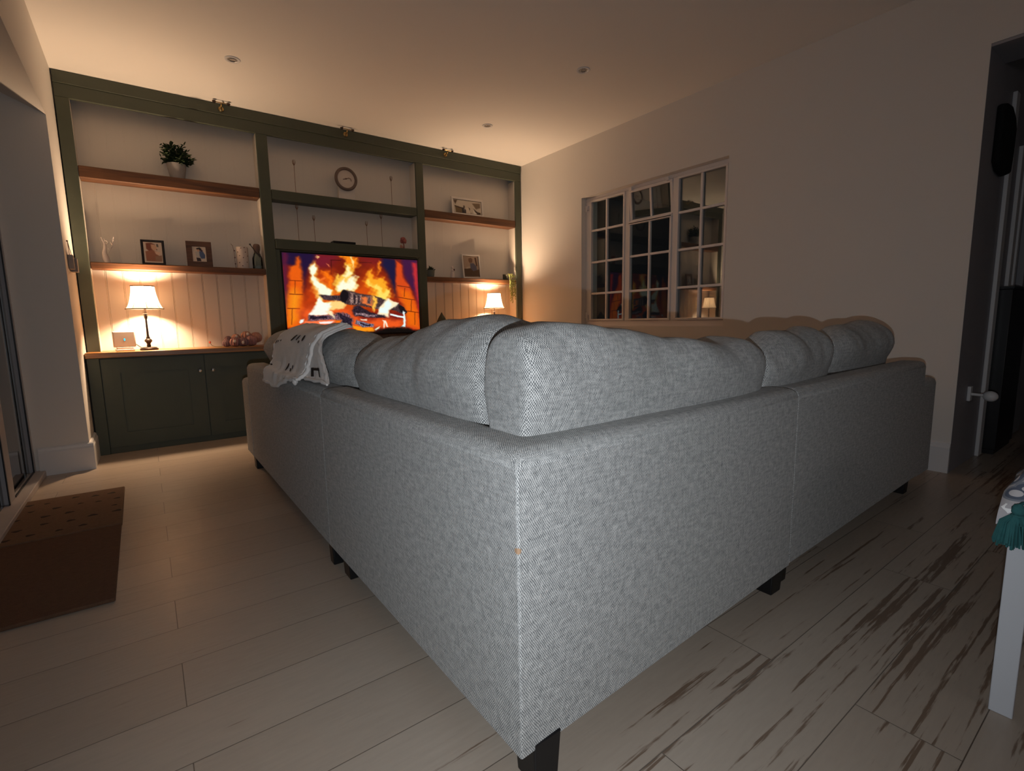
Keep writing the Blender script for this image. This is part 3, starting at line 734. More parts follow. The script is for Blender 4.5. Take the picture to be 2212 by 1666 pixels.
b = MB(); sheet(b, 0, 1, .27, .97, 56, 60, .006, endf=lambda s: .83+.14*min(1, s*1.6))
throw = b.build('throw_blanket', M_throw, smooth=True, angle=80)
tag(throw, 'white fleece throw with small black marks hung over the back of the left sofa wing', 'blanket')
b = MB(); sheet(b, 0, 1, .27, .76, 22, 40, .0, y0=1.985, y1=2.14, endf=lambda s: .76+.02*s, th=.010)
b.build('folded_layer', M_throw, throw, smooth=True, angle=80)
b = MB()                                            # thick rolled fleece hems
def hem(pts, r):
    q = [p+Vector((-.003*math.sin(i*2.1), 0, .002*math.sin(i*1.3))) for i, p in enumerate(pts)]
    rad = [r*(1+.12*math.sin(i*1.9)) for i in range(len(q))]; rad[0] *= .5; rad[-1] *= .5
    b.tube(q, r, 14, rad)
    for e_ in (q[0], q[-1]): b.ball(tuple(e_), r*.75, n=12, m=8)
ef = lambda s: .83+.14*min(1, s*1.6)
hem([surf(i/26, ef(i/26), .012) for i in range(27)], .008)
hem([surf(0, .28+.55*i/24, .014) for i in range(25)], .008)
hem([surf(.012, .30+.50*i/24, .014)+Vector((0,.028,0)) for i in range(25)], .005)
hem([surf(0, .28+.48*i/24, .008, 1.985, 2.14) for i in range(25)], .006)
hem([surf(i/12, .765, .008, 1.985, 2.14) for i in range(13)], .006)
hem([surf(1, .25+.70*i/24, .012) for i in range(25)], .006)
b.ball(tuple(surf(.05, .865, .014)), .010, .012, .016, bump=.3)
b.build('hem', M_throw, throw, smooth=True)
b = MB(); M_spot = plain('black_spot', (.022,.014,.011), .9); M_mark = plain('black_print', (.012,.011,.014), .8)
def stroke(x, y, dx, dy, w, y0=2.00, y1=2.62, off=.0185):
    b = MB(); w *= 1.35
    def C(px, py):
        s = 1-(px-300)/1130; t = .30+.56*(py-80)/1230
        return s, t
    pts = []
    L = math.hypot(dx, dy); nx, ny = -dy/L*w, dx/L*w
    for k in range(5):
        a = k/4; ww = math.sin(PI*(.15+.7*a))
        pts.append(((x+dx*a+nx*ww, y+dy*a+ny*ww), (x+dx*a-nx*ww, y+dy*a-ny*ww)))
    vs = []
    for p, q in pts:
        for c in (p, q):
            s, t = C(*c); vs.append(surf(s, t, off, y0, y1))
    b.add(vs, [(2*k, 2*k+1, 2*k+3, 2*k+2) for k in range(4)]); b.build('printed_mark', M_mark, throw)
for x, y, dx, dy, w in [(400,540,-15,80,14),(455,540,-15,60,10),(500,550,30,-8,14),(855,390,-60,110,22),(975,400,-25,90,18),(1055,505,30,45,16),(1125,420,30,100,20),(350,1000,60,38,16),(940,850,-25,180,22),(1040,890,60,90,18),(1010,960,70,90,16),(1145,105,130,-30,14),(1010,110,45,-12,10)]:
    stroke(x, y, dx, dy, w)
b = MB()
def nstroke(s0, t0, s1, t1):
    vs = [surf(s, t, .0125, 1.985, 2.14) for s, t in ((s0,t0),(s1,t0),(s1,t1),(s0,t1))]; b.add(vs, [(0,1,2,3)])
nstroke(.43,.645,.36,.72); nstroke(.20,.645,.13,.72); nstroke(.43,.645,.13,.665)
b.build('printed_letter', M_mark, throw)

# ------------------------------------------------------------------ table lamps on the worktop
M_braid = plain('brown_braid', (.07,.045,.03), .8, .2, 60); M_rib = plain('brown_rib_tape', (.13,.085,.055), .8, .2, 60)
def lamp(x, y, label, energy, tilt=0):
    t = thing('table_lamp', (x, y, .72), label, 'lamp', 'matching table lamps on the worktop')
    MB().lathe([(.0,0),(.056,0),(.058,.006),(.056,.012),(.050,.016),(.048,.020),(.02,.024),(0,.024)], (x,y,.7205), 36, cap=False).build('base', M_bronze, t, smooth=True)
    MB().lathe([(.010,.022),(.014,.028),(.011,.045),(.017,.055),(.025,.066),(.022,.076),(.012,.084),(.013,.090),(.009,.098),(.0075,.12),(.0065,.20),(.0065,.228),(.011,.234),(.0095,.244),(.012,.250),(.007,.258),(.016,.262),(.019,.2645),(.008,.268),(.0075,.30),(.0075,.335)], (x,y,.7205), 24).build('stem', M_bronze, t, smooth=True)
    MB().lathe([(.009,.335),(.012,.342),(.012,.372),(.009,.376)], (x,y,.7205), 16).build('bulb_holder', M_white, t, smooth=True)
    bl = MB().ball((x,y,.7205+.402), .017, .017, .026, 16, 12).build('bulb', emis('glowing_bulb', (1,.62,.28), 15), t, smooth=True)
    z0, z1 = 1.022, 1.187; prof = [(.115,0),(.104,.018),(.095,.038),(.088,.060),(.082,.085),(.077,.110),(.073,.138),(.071,.165)]
    mb = MB(); n = 96; m = len(prof)
    for r, z in prof:
        for k in range(n):
            a = 2*PI*k/n; sc = 1-.02*abs(math.sin(a*4))*(1 if z < .15 and z > .01 else .3)+.004*math.sin(k*PI)
            mb.v.append((x+r*sc*math.cos(a), y+r*sc*math.sin(a), z0+z))
    for i in range(m-1):
        for k in range(n):
            k2 = (k+1) % n; mb.f.append((i*n+k, i*n+k2, (i+1)*n+k2, (i+1)*n+k))
            mb.uv.append([(k/n, i/m), ((k+1)/n, i/m), ((k+1)/n, (i+1)/m), (k/n, (i+1)/m)])
    sh = mb.build('lamp_shade', M_shade, t, smooth=True)
    for zz, rr in ((z0, .1155), (z1, .0715)): MB().torus((x,y,zz), rr, .0035, 'Z', 64, 8).build('shade_trim', M_braid, sh, smooth=True)
    for k in range(8):
        q = MB()
        a = 2*PI*(k+.15)/8
        q.tube([(x+(r*.985+.0015)*math.cos(a), y+(r*.985+.0015)*math.sin(a), z0+z) for r, z in prof], .0016, 6); q.build('shade_rib', M_rib, sh, smooth=True)
    MB().torus((x,y,z1-.012), .020, .0015, 'Z', 24, 6).tube([(x+.02,y,z1-.012),(x+.0705,y,z1-.004)], .0013).tube([(x-.02,y,z1-.012),(x-.0705,y,z1-.004)], .0013).tube([(x,y+.02,z1-.012),(x,y+.0705,z1-.004)], .0013).build('shade_carrier', M_bronze, t, smooth=True)
    L = bpy.data.lights.new('bulb_light', 'POINT'); L.energy = energy; L.color = (1, .67, .41); L.shadow_soft_size = .045
    lo = bpy.data.objects.new('bulb_light', L); COL.objects.link(lo); lo.location = (x, y, 1.128); bl.visible_shadow = False
    return t
lamp(.020, 4.60, 'lit pleated table lamp beside the white box on the left worktop', LAMP_W)
lamp(3.145, 4.60, 'lit pleated table lamp at the right end of the worktop, beneath the trailing plant', LAMP_W)

# router box with a small blue light, on its stand
t = thing('wifi_router', (-.12, 4.60, .72), 'flat white router box with a small glowing blue light next to the left lamp', 'router')
M_rt = plain('white_router_plastic', (.55,.50,.46), .45, .03, 12)
Mr = Matrix.Translation((-.122,4.60,.72)) @ Matrix.Rotation(math.radians(8),4,'Z')
MB().box(-.066,.066,-.018,.018,.028,.142).build('router_body', M_rt, t, bevel=.008, M=Mr)
MB().box(-.055,.055,-.030,.030,.0005,.012).hexa([(-.05,-.022),(.05,-.022),(.05,.02),(-.05,.02)],.012,.028).build('router_stand', M_white, t, bevel=.004, M=Mr)
MB().box(-.0035,.0035,-.0192,-.018,.074,.090).build('status_light', emis('blue_led', (.02,.55,.8), 2.2), t, M=Mr)
b = MB().tube([(-.055,4.62,.765),(-.035,4.625,.745),(-.01,4.66,.727),(.03,4.70,.724),(.08,4.72,.724)], .0025); b.build('power_cable', M_black, t, smooth=True)

# heap of pink foil-wrapped baubles
t = thing('pink_bundle', (.62, 4.60, .72), 'heap of ribbed pink and copper tissue bundles at the right of the left lamp', 'decoration')
M_p1 = plain('dusky_pink_foil', (.32,.165,.165), .4, .25, 25, .3, 60, metal=.2); M_p2 = plain('copper_pink_foil', (.40,.21,.17), .35, .2, 25, .3, 60, metal=.25); M_p3 = plain('mauve_tissue', (.20,.115,.13), .6, .25, 25)
def ribbed(c, r, h, mat, nm, M=None):
    b = MB().lathe([(r*.25,0),(r*.8,h*.12),(r,h*.4),(r*.92,h*.7),(r*.5,h*.95),(r*.12,h)], (0,0,0), 48, wob=lambda a, z: 1+.07*math.sin(a*12))
    b.build(nm, mat, t, smooth=True, M=Matrix.Translation(c) @ (M or Matrix()))
RX = lambda d: Matrix.Rotation(math.radians(d),4,'X'); RY = lambda d: Matrix.Rotation(math.radians(d),4,'Y')
ribbed((.525,4.58,.721), .032, .055, M_p3, 'bundle_lobe'); ribbed((.575,4.55,.721), .036, .075, M_p1, 'bundle_lobe', RY(8)); ribbed((.640,4.55,.721), .040, .070, M_p3, 'bundle_lobe')
ribbed((.70,4.56,.721), .042, .085, M_p1, 'bundle_lobe'); ribbed((.60,4.63,.735), .036, .085, M_p2, 'bundle_lobe', RX(10)); ribbed((.675,4.62,.755), .042, .085, M_p2, 'bundle_lobe', RX(8)); ribbed((.745,4.61,.745), .045, .085, M_p2, 'bundle_lobe')
ribbed((.545,4.63,.735), .030, .070, M_p3, 'bundle_lobe'); 
M_pearl = plain('pale_pearl', (.8,.72,.62), .2)
for c in ((.575,4.512,.765),(.632,4.508,.752),(.60,4.59,.80),(.68,4.57,.818)): MB().ball(c, .010, .006, .013, 10, 8).build('pearl_clip', M_pearl, t, smooth=True)
t = thing('light_string', (.45, 4.6, .72), 'thin wire ending in a tiny red bulb left of the pink heap', 'string light')
MB().tube([(.415,4.60,.752),(.425,4.60,.733),(.445,4.595,.726),(.475,4.57,.7235),(.488,4.545,.7235)], .0018, 6).build('wire', plain('green_wire', (.08,.09,.03), .6), t, smooth=True)
MB().ball((.412,4.60,.760), .008, .007, .010, 10, 8).build('bulb', plain('red_bulb', (.75,.16,.10), .25), t, smooth=True)
# dark green pointed ornament right of the television
t = thing('green_ornament', (2.48, 4.6, .72), 'dark green pointed ornament on the worktop right of the television', 'ornament')
MB().lathe([(.058,0),(.06,.02),(.052,.10),(.056,.15),(.060,.165),(.040,.205),(.016,.24),(.004,.262)], (2.487,4.60,.7205), 6).build('pointed_vase', plain('dark_green_glaze', (.055,.062,.035), .4, .2, 20), t)

# ------------------------------------------------------------------ things on the shelves
YM = 4.705
# faux green plant, top shelf
t = thing('potted_plant', (.315, YM, 2.003), 'bushy dark green plant in a grey pot on the top left shelf', 'plant')
MB().lathe([(.0,0),(.046,0),(.052,.03),(.060,.075),(.064,.108),(.059,.110),(.056,.098),(0,.095)], (.315,YM,2.0035), 32, cap=False).build('pot', plain('grey_stone_pot', (.29,.275,.27), .7, .12, 25), t, smooth=True)
rnd = random.Random(4); M_leafd = plain('dark_leaf', (.022,.042,.014), .5, .35, 30)
b = MB(); st = MB()
def leafs(b, c, dirv, L, w):
    d = Vector(dirv).normalized(); s = d.cross(Vector((0,0,1)));
    if s.length < .1: s = Vector((1,0,0))
    s.normalize(); u = s.cross(d); c = Vector(c)
    b.add([c, c+d*L*.35+s*w+u*.002, c+d*L*.8+s*w*.7, c+d*L, c+d*L*.8-s*w*.7, c+d*L*.35-s*w+u*.002, c+d*L*.5-u*.004], [(0,1,6),(1,2,6),(2,3,6),(3,4,6),(4,5,6),(5,0,6)])
for k in range(46):
    a = rnd.uniform(0, 2*PI); el = rnd.uniform(-.35, 1.35); R_ = rnd.uniform(.07, .112)
    tip = Vector((.315+math.cos(a)*math.cos(el)*R_*1.05, YM+math.sin(a)*math.cos(el)*min(R_, .062), 2.145+math.sin(el)*R_*1.0))
    root = Vector((.315, YM, 2.10)); mid = root.lerp(tip, .5)+Vector((0,0,.02))
    st.tube([root, mid, tip], .0016, 5)
    for q in range(13):
        p = root.lerp(tip, .45+.55*q/10)+Vector((rnd.uniform(-.012,.012), rnd.uniform(-.01,.01), rnd.uniform(-.012,.012)))
        leafs(b, p, (rnd.uniform(-1,1)+math.cos(a)*.8, rnd.uniform(-.6,.6)+math.sin(a)*.5, rnd.uniform(-.6,.9)), rnd.uniform(.022,.036), rnd.uniform(.007,.011))
st.build('stem', plain('green_stem', (.05,.07,.02), .6), t); b.build('foliage', M_leafd, t)
# slender white figurine with a loop and a leafy branch
t = thing('white_figurine', (-.165, YM, 1.353), 'slender white figurine with raised arms, at the left end of the lower left shelf', 'figurine')
M_fig = plain('matt_white_figure', (.72,.63,.59), .6, .04, 12)
pts = [(-.165,YM,1.354),(-.172,YM,1.39),(-.178,YM,1.425),(-.172,YM,1.46),(-.170,YM,1.487),(-.176,YM,1.505)]
b = MB().tube(pts, .01, 16, [.018,.020,.015,.010,.008,.006]); b.build('figurine_body', M_fig, t, smooth=True)
b = MB().torus((-.163,YM,1.500), .012, .0035, 'Y', 24, 8).tube([(-.176,YM,1.500),(-.184,YM,1.520),(-.188,YM,1.535)], .004, 8, [.005,.004,.002]).tube([(-.165,YM,1.512),(-.172,YM,1.528)], .003, 8, [.004,.002])
b.build('raised_arms', M_fig, t, smooth=True)
b = MB().tube([(-.160,YM,1.41),(-.146,YM,1.440),(-.132,YM,1.470),(-.124,YM,1.500),(-.119,YM,1.525)], .0018, 6)
for p, d in (((-.146,YM,1.438),(-.3,-.2,1)),((-.140,YM,1.452),(.5,-.2,1)),((-.122,YM,1.505),(.1,-.2,1)),((-.128,YM,1.480),(-.4,-.2,1)),((-.120,YM,1.52),(.2,-.1,1))): leafs(b, p, d, .028, .005)
b.build('branch', M_fig, t)

def frame(name, xc, z0, w, h, label, fmat, fw, layers, base, photo_in=0, lean=8, yaw=0, matmount=None, back=None, y=None, seed=0):
    t = thing('photo_frame', (xc, y or YM, z0), label, 'photo frame')
    M = Matrix.Translation((xc, (y or YM)-.005, z0+.0015)) @ Matrix.Rotation(math.radians(yaw),4,'Z') @ Matrix.Rotation(math.radians(-lean),4,'X')
    b = MB().box(-w/2,w/2,-.008,.006,0,fw).box(-w/2,w/2,-.008,.006,h-fw,h).box(-w/2,-w/2+fw,-.008,.006,fw,h-fw).box(w/2-fw,w/2,-.008,.006,fw,h-fw)
    b.build('frame_moulding', fmat, t, bevel=.0015, M=M)
    MB().box(-w/2+fw*.6,w/2-fw*.6,.002,.0055,fw*.6,h-fw*.6).build('backing', M_bronze, t, M=M)
    if matmount: MB().box(-w/2+fw,w/2-fw,-.001,.001,fw,h-fw).build('mount', matmount, t, M=M)
    iw, ih = w-2*fw-2*photo_in, h-2*fw-2*photo_in
    im = paint(56, int(56*ih/iw), 100, 100*ih/iw, base, layers, seed)
    picture('photograph', im, iw, ih, M_photo, t, M=M @ Matrix.Translation((0,-.0018,h/2)))
    # prop strut behind
    MB().tube([(0,.006,h*.6),(0,.035,.004+.035*math.tan(math.radians(lean)))], .002, 6).build('strut', fmat, t, M=M)
    return t
M_fblk = plain('black_frame', (.010,.009,.013), .4); M_fbrn = wood('walnut_frame', (.05,.022,.014), (.12,.055,.035), 4, .5); M_fwht = plain('white_frame', (.70,.65,.60), .5, .03, 10)
frame('photo_frame', .110, 1.353, .146, .186, 'black framed portrait of a red-haired child on the lower left shelf', M_fblk, .010,
  [(3,2,(120,70,55),[12,10,42,4,62,12,64,40,50,58,30,60,14,44]),(4,2,(205,165,140),[40,14,60,14,72,30,68,48,50,54,40,40]),(2,1,(150,100,80),[8,62,40,52,70,60,90,110,94,126,10,126]),(2,1,(150,118,100),[60,92,96,84,96,122,60,122]),(2,0,(85,80,75),[70,12,80,10,82,30,72,30]),(3,2,(220,190,170),[56,58,92,64,80,84,64,76]),(2,2,(60,35,30),[66,44,74,46,70,52])],
  (205,190,178), .006, lean=7, yaw=-4, seed=1)
frame('photo_frame', .408, 1.353, .172, .198, 'chunky dark brown frame with a photo of two people hugging, lower left shelf', M_fbrn, .040,
  [(2,1,(190,185,180),[20,44,48,38,56,80,48,96,26,92]),(3,1,(75,95,135),[50,38,78,40,92,70,88,100,62,104,52,80]),(2,1,(40,30,35),[30,14,56,6,70,20,60,34,36,30]),(2,1,(205,160,140),[34,24,52,22,52,40,38,42]),(2,1,(60,40,70),[62,22,78,30,74,42,60,38]),(2,1,(50,40,50),[26,94,56,98,60,125,30,125])],
  (215,200,185), 0, lean=7, yaw=-4, seed=2)
frame('photo_frame', 2.905, 2.001, .385, .185, 'wide white frame with a wedding photo on the top right shelf', M_fwht, .022,
  [(2,1,(70,50,35),[0,2,14,0,6,14]),(2,1,(105,85,55),[4,20,34,26,36,46,6,46]),(1,.5,(60,40,30),[3,18,36,24,36,28,3,22]),(1,.5,(25,20,28),[28,24,34,22,42,30,42,48,28,48]),(1,0,(190,180,180),[36,26,38,26,37,40]),(1,.5,(60,45,35),[34,16,39,16,39,24,34,24]),(2,1,(215,205,190),[44,22,60,24,62,48,42,48]),(1,.5,(70,55,40),[52,20,58,24,56,32]),(1,.5,(90,70,50),[58,32,64,48,60,48]),(2,1,(120,100,80),[66,6,96,4,96,18,80,24]),(1,.5,(60,42,30),[70,22,84,32,96,34,96,48,84,48]),(1,.5,(230,225,215),[68,26,82,38,80,48,70,48])],
  (200,190,175), .004, lean=7, yaw=-2, seed=3)
frame('photo_frame', 2.935, 1.346, .215, .262, 'tall pale frame with a photo of a child in blue on the lower right shelf', M_fwht, .015,
  [(2,1,(125,95,75),[34,14,52,8,62,18,58,38,42,42,34,30]),(3,1,(95,95,115),[44,44,66,42,84,60,88,86,60,92,42,80]),(2,1,(75,50,38),[76,8,86,8,92,60,84,60]),(2,1,(90,70,50),[0,78,44,74,60,92,100,80,100,124,0,124]),(2,1,(180,165,150),[14,68,40,62,42,74,14,78])],
  (165,145,128), .004, lean=9, yaw=-6, seed=4)

# spotted birch-look vase and glass bottle with a dropper, right end of that shelf
t = thing('spotted_vase', (.712, YM, 1.353), 'straight white vase with dark dots beside the glass jar on the lower left shelf', 'vase')
MB().lathe([(0,0),(.043,0),(.045,.01),(.045,.165),(.043,.172),(.040,.165),(.040,.02),(0,.015)], (.712,YM,1.3535), 36, cap=False).build('vase_body', plain('speckled_cream', (.62,.53,.48), .5, .06, 30), t, smooth=True)
M_dot = plain('dark_brown_dot', (.10,.055,.045), .7)
for a, z in ((-1.9,.16),(-1.2,.13),(-2.2,.10),(-1.6,.085),(-2.5,.13),(-1.0,.05),(-1.8,.02),(-2.3,.045),(-1.35,.165),(-.8,.10)):
    x, y = .712+.0455*math.cos(a), YM+.0455*math.sin(a); MB().ball((x,y,1.3535+z), .0035, .0035, .0045, 8, 6).build('dot', M_dot, t)
t = thing('twig', (.652, YM, 1.353), 'thin brown twig standing left of the spotted vase', 'twig')
b = MB().tube([(.655,YM,1.354),(.654,YM,1.42),(.651,YM,1.50),(.645,YM,1.535),(.634,YM,1.548)], .0017, 6)
b.build('twig_stem', plain('twig_brown', (.17,.10,.08), .8), t)
M_tb = plain('twig_bud', (.15,.08,.07), .8)
for z in (1.39, 1.44, 1.495): MB().ball((.655, YM-.002, z), .005, .004, .006, 8, 6).build('bud', M_tb, t)
t = thing('glass_jar', (.822, YM, 1.353), 'small glass jar with brown wooden stopper and dark scoop beside the green post', 'jar')
M_jar = glass_mat('jar_glass', (.80,.84,.80))
MB().lathe([(0,0),(.034,0),(.038,.01),(.040,.05),(.038,.09),(.028,.115),(.024,.13),(.026,.138)], (.822,YM,1.3535), 32, cap=False).build('jar_body', M_jar, t, smooth=True)
MB().lathe([(0,0),(.031,0),(.033,.025),(0,.03)], (.822,YM,1.357), 24, cap=False).build('jar_filling', plain('pale_salt', (.60,.62,.58), .8), t, smooth=True)
MB().lathe([(.020,0),(.021,.012),(.026,.03),(.027,.055),(.023,.070),(.018,.074),(0,.074)], (.822,YM,1.4845), 24, cap=False).build('stopper', plain('brown_stopper', (.17,.105,.08), .5, .25, 30), t, smooth=True)
b = MB().tube([(.768,YM-.046,1.545),(.790,YM-.046,1.512),(.812,YM-.046,1.478),(.838,YM-.046,1.452)], .003, 10, [.003,.003,.005,.008]).ball((.767,YM-.046,1.547), .007)
b.build('scoop', M_black, t, smooth=True)

# clock: grey ring with pale face on a white stand
t = thing('ring_clock', (1.607, YM, 2.005), 'round clock with thick grey-brown rim on a white block above the television', 'clock')
cy, cz = YM-.012, 2.19
MB().torus((1.607,cy,cz), .090, .0135, 'Y', 56, 12, dep=1.3).build('rim', plain('grey_brown_rim', (.17,.125,.105), .7, .2, 30, .3), t, smooth=True)
MB().lathe([(0,0),(.082,0),(.082,.008),(0,.008)], (0,0,0), 48, cap=False).build('face', plain('clock_face', (.64,.57,.50), .6, .04, 10), t, M=Matrix.Translation((1.607,cy+.006,cz)) @ Matrix.Rotation(PI/2,4,'X'))
MB().prism([(1.535,2.0055),(1.690,2.0055),(1.682,2.15),(1.545,2.15)], cy+.008, cy+.060).build('stand', plain('white_block', (.70,.65,.60), .6, .03, 10), t, bevel=.003)
b = MB().tube([(1.580,cy-.004,cz-.006),(1.606,cy-.004,cz+.002),(1.632,cy-.004,cz+.012),(1.650,cy-.004,cz+.006),(1.654,cy-.004,cz-.014)], .0028, 8).ball((1.606,cy-.005,cz+.002), .007, .003, .007)
b.build('clock_hand', plain('brown_hand', (.16,.09,.06), .5), t, smooth=True)

# thin copper stems with open bud tops
def budstem(x, z0, z1, label):
    t = thing('bud_stem', (x, YM, z0), label, 'ornament', 'thin copper bud stems above the television')
    MB().tube([(x,YM,z0+.001),(x-.001,YM,(z0+z1)/2),(x,YM,z1-.045)], .0022, 8).build('stem', M_copper, t, smooth=True)
    b = MB()
    for k in range(5):
        a = 2*PI*k/5+.3; b.tube([(x,YM,z1-.047),(x+.009*math.cos(a),YM+.009*math.sin(a),z1-.030),(x+.0115*math.cos(a),YM+.0115*math.sin(a),z1-.016),(x+.008*math.cos(a),YM+.008*math.sin(a),z1)], .0018, 6, [.0028,.0028,.0022,.0012])
    b.build('bud', M_copper, t, smooth=True)
    MB().lathe([(.0,0),(.014,0),(.013,.003),(.003,.005)], (x,YM,z0+.0005), 16, cap=False).build('foot', M_copper, t)
budstem(1.168, 2.005, 2.288, 'copper bud stem on the green ledge left of the ring clock')
budstem(2.047, 2.005, 2.283, 'copper bud stem on the green ledge right of the ring clock')
budstem(1.166, 1.606, 1.922, 'tall copper bud stem at the far left end above the television')
budstem(1.303, 1.606, 1.842, 'short copper bud stem left of the black box above the television')
budstem(1.781, 1.606, 1.840, 'short copper bud stem right of the black box above the television')
budstem(1.928, 1.606, 1.920, 'tall copper bud stem nearest the pink flower above the television')
t = thing('media_box', (1.55, 4.69, 1.606), 'low flat black box on the ledge directly above the television', 'media box')
MB().box(1.447,1.650,4.655,4.745,1.6075,1.629).build('box_body', M_black, t, bevel=.003)
MB().box(1.50,1.59,4.6535,4.655,1.613,1.620).build('front_window', plain('dark_acrylic', (.02,.02,.025), .1), t)
t = thing('pink_flower', (2.145, YM, 1.606), 'small coral pink flower ornament at the right end of the television ledge', 'flower')
b = MB().tube([(2.148,YM,1.607),(2.150,YM,1.64),(2.146,YM,1.675)], .006, 10, [.010,.006,.006]); b.build('stem', plain('coral_stem', (.30,.10,.08), .6), t, smooth=True)
b = MB()
for k in range(9):
    a = 2*PI*k/9; b.ball((2.146+.020*math.cos(a), YM+.013*math.sin(a), 1.690+.014*math.sin(a*2)), .014, .008, .016, 10, 8, bump=.3, seed=k)
b.ball((2.146,YM-.01,1.708), .014, .010, .014).build('petals', plain('coral_petal', (.42,.12,.10), .6, .2, 20), t, smooth=True)
MB().ball((2.120,YM,1.628), .012, .009, .020, 10, 8).ball((2.131,YM-.004,1.624), .005, .004, .016).build('bud', plain('pale_coral_bud', (.45,.20,.15), .6), t, smooth=True)

# lower right shelf
t = thing('succulent', (2.430, YM, 1.345), 'small spiky succulent in a grey-green pot beside the green post on the lower right shelf', 'plant')
MB().lathe([(0,0),(.036,0),(.040,.02),(.046,.070),(.042,.070),(.038,.06),(0,.058)], (2.430,YM,1.3455), 28, cap=False).build('pot', plain('grey_green_pot', (.13,.14,.115), .7, .15, 25), t, smooth=True)
b = MB(); rnd = random.Random(9)
for k in range(34):
    a = rnd.uniform(0,2*PI); el = rnd.uniform(.2,1.4); L = rnd.uniform(.04,.075); d = Vector((math.cos(a)*math.cos(el), math.sin(a)*math.cos(el)*.7, math.sin(el)))
    p = Vector((2.430,YM,1.405)); b.tube([p, p+d*L*.5+Vector((0,0,.004)), p+d*L], .004, 6, [.003,.0055,.001])
b.build('spiky_leaves', plain('blackish_green_leaf', (.012,.028,.010), .5, .3, 20), t, smooth=True)
t = thing('angel_figurine', (2.69, YM, 1.345), 'tiny pale figurine holding something dark, between the succulent and tall frame', 'figurine')
MB().lathe([(0,0),(.022,0),(.020,.03),(.015,.07),(.012,.085),(.006,.095)], (2.69,YM,1.3455), 20, cap=False).build('figurine_robe', M_fig, t, smooth=True)
MB().ball((2.688,YM,1.4535), .013, .012, .015).tube([(2.676,YM-.01,1.42),(2.690,YM-.02,1.408),(2.700,YM-.018,1.425)], .004).build('head_and_arms', M_fig, t, smooth=True)
MB().ball((2.702,YM-.018,1.428), .008, .006, .012).build('held_posy', plain('dark_plum', (.10,.035,.035), .6), t, smooth=True)
t = thing('trailing_plant', (3.375, 4.69, 1.345), 'dark little pot with pale green tendrils trailing over the shelf end above the right lamp', 'plant')
MB().lathe([(0,0),(.034,0),(.038,.012),(.041,.060),(.037,.060),(.034,.05),(0,.048)], (3.372,4.69,1.3455), 4, cap=False).build('pot', plain('dark_square_pot', (.075,.07,.05), .7, .2, 20), t)
b = MB(); rnd = random.Random(12); lf = MB()
for k in range(13):
    x = 3.405+rnd.uniform(-.03,.045); y = 4.618+rnd.uniform(-.012,.01); zb_ = rnd.uniform(1.09,1.24)
    pts = [(3.385,4.68,1.398),(x-.005,4.650,1.412),(x,4.628,1.385),(x,y,1.33)]; z = 1.33
    while z > zb_: z -= .022; x += rnd.uniform(-.006,.006); pts.append((x,y+rnd.uniform(-.003,.003),z))
    b.tube(pts, .0013, 5)
    for p in pts[2:]:
        for q in range(3): lf.ball((p[0]+rnd.uniform(-.008,.008),p[1]+rnd.uniform(-.006,.006),p[2]+rnd.uniform(-.01,.01)), .0045,.0035,.006,6,5)
b.build('tendril', plain('pale_tendril', (.30,.30,.10), .6), t); lf.build('bead_leaves', plain('pale_green_bead', (.38,.42,.13), .5, .25, 20), t, smooth=True)

# ------------------------------------------------------------------ small hanging plaque on the left wall
t = thing('hanging_plaque', (XL, 4.26, 1.34), 'two small grey blocks hung on a dark cord beside the shelving', 'wall hanging')
MB().tube([(XL+.006,4.275,1.440),(XL+.012,4.235,1.345)], .0018, 6).tube([(XL+.006,4.275,1.440),(XL+.016,4.335,1.335)], .0018, 6).build('cord', M_bronze, t)
MB().ball((XL+.005,4.275,1.44), .005).build('nail', M_bronze, t)
M_pl = plain('weathered_grey_block', (.26,.24,.235), .7, .15, 20)
MB().box(.0015,.028,4.215,4.275,1.262,1.350).build('block', M_pl, t, bevel=.003, M=Matrix.Translation((XL,0,0)))
MB().box(.004,.040,4.278,4.350,1.250,1.338).build('block', M_pl, t, bevel=.003, M=Matrix.Translation((XL,0,0)))

# ------------------------------------------------------------------ brass lights on the cornice, downlights in the ceiling
def brass(x, label):
    t = thing('shelf_light', (x, YF-.01, ZC-.03), label, 'light', 'small brass lights along the top of the shelving')
    MB().lathe([(0,0),(.020,0),(.018,.006),(.006,.010)], (0,0,0), 20, cap=False).build('rose', M_brass, t, smooth=True, M=Matrix.Translation((x,YF-.0065,ZC-.042)) @ Matrix.Rotation(PI/2,4,'X'))
    b = MB().tube([(x,YF-.012,ZC-.042),(x-.002,YF-.045,ZC-.040),(x-.004,YF-.066,ZC-.030),(x-.004,YF-.07,ZC-.020)], .005, 10, [.006,.005,.005,.004])
    b.tube([(x-.048,YF-.07,ZC-.018),(x+.042,YF-.07,ZC-.018)], .0035, 8); b.build('arm', M_brass, t, smooth=True)
    for s in (-1, 1): MB().lathe([(0,-.008),(.008,-.008),(.014,.003),(.012,.009),(0,.009)], (x-.003+s*.048,YF-.07,ZC-.020), 16, cap=False).build('shade', M_bronze, t, smooth=True)
brass(.640, 'small brass light on the cornice over the left bay'); brass(1.605, 'small brass light on the cornice over the television bay'); brass(2.61, 'small brass light on the cornice over the right bay')
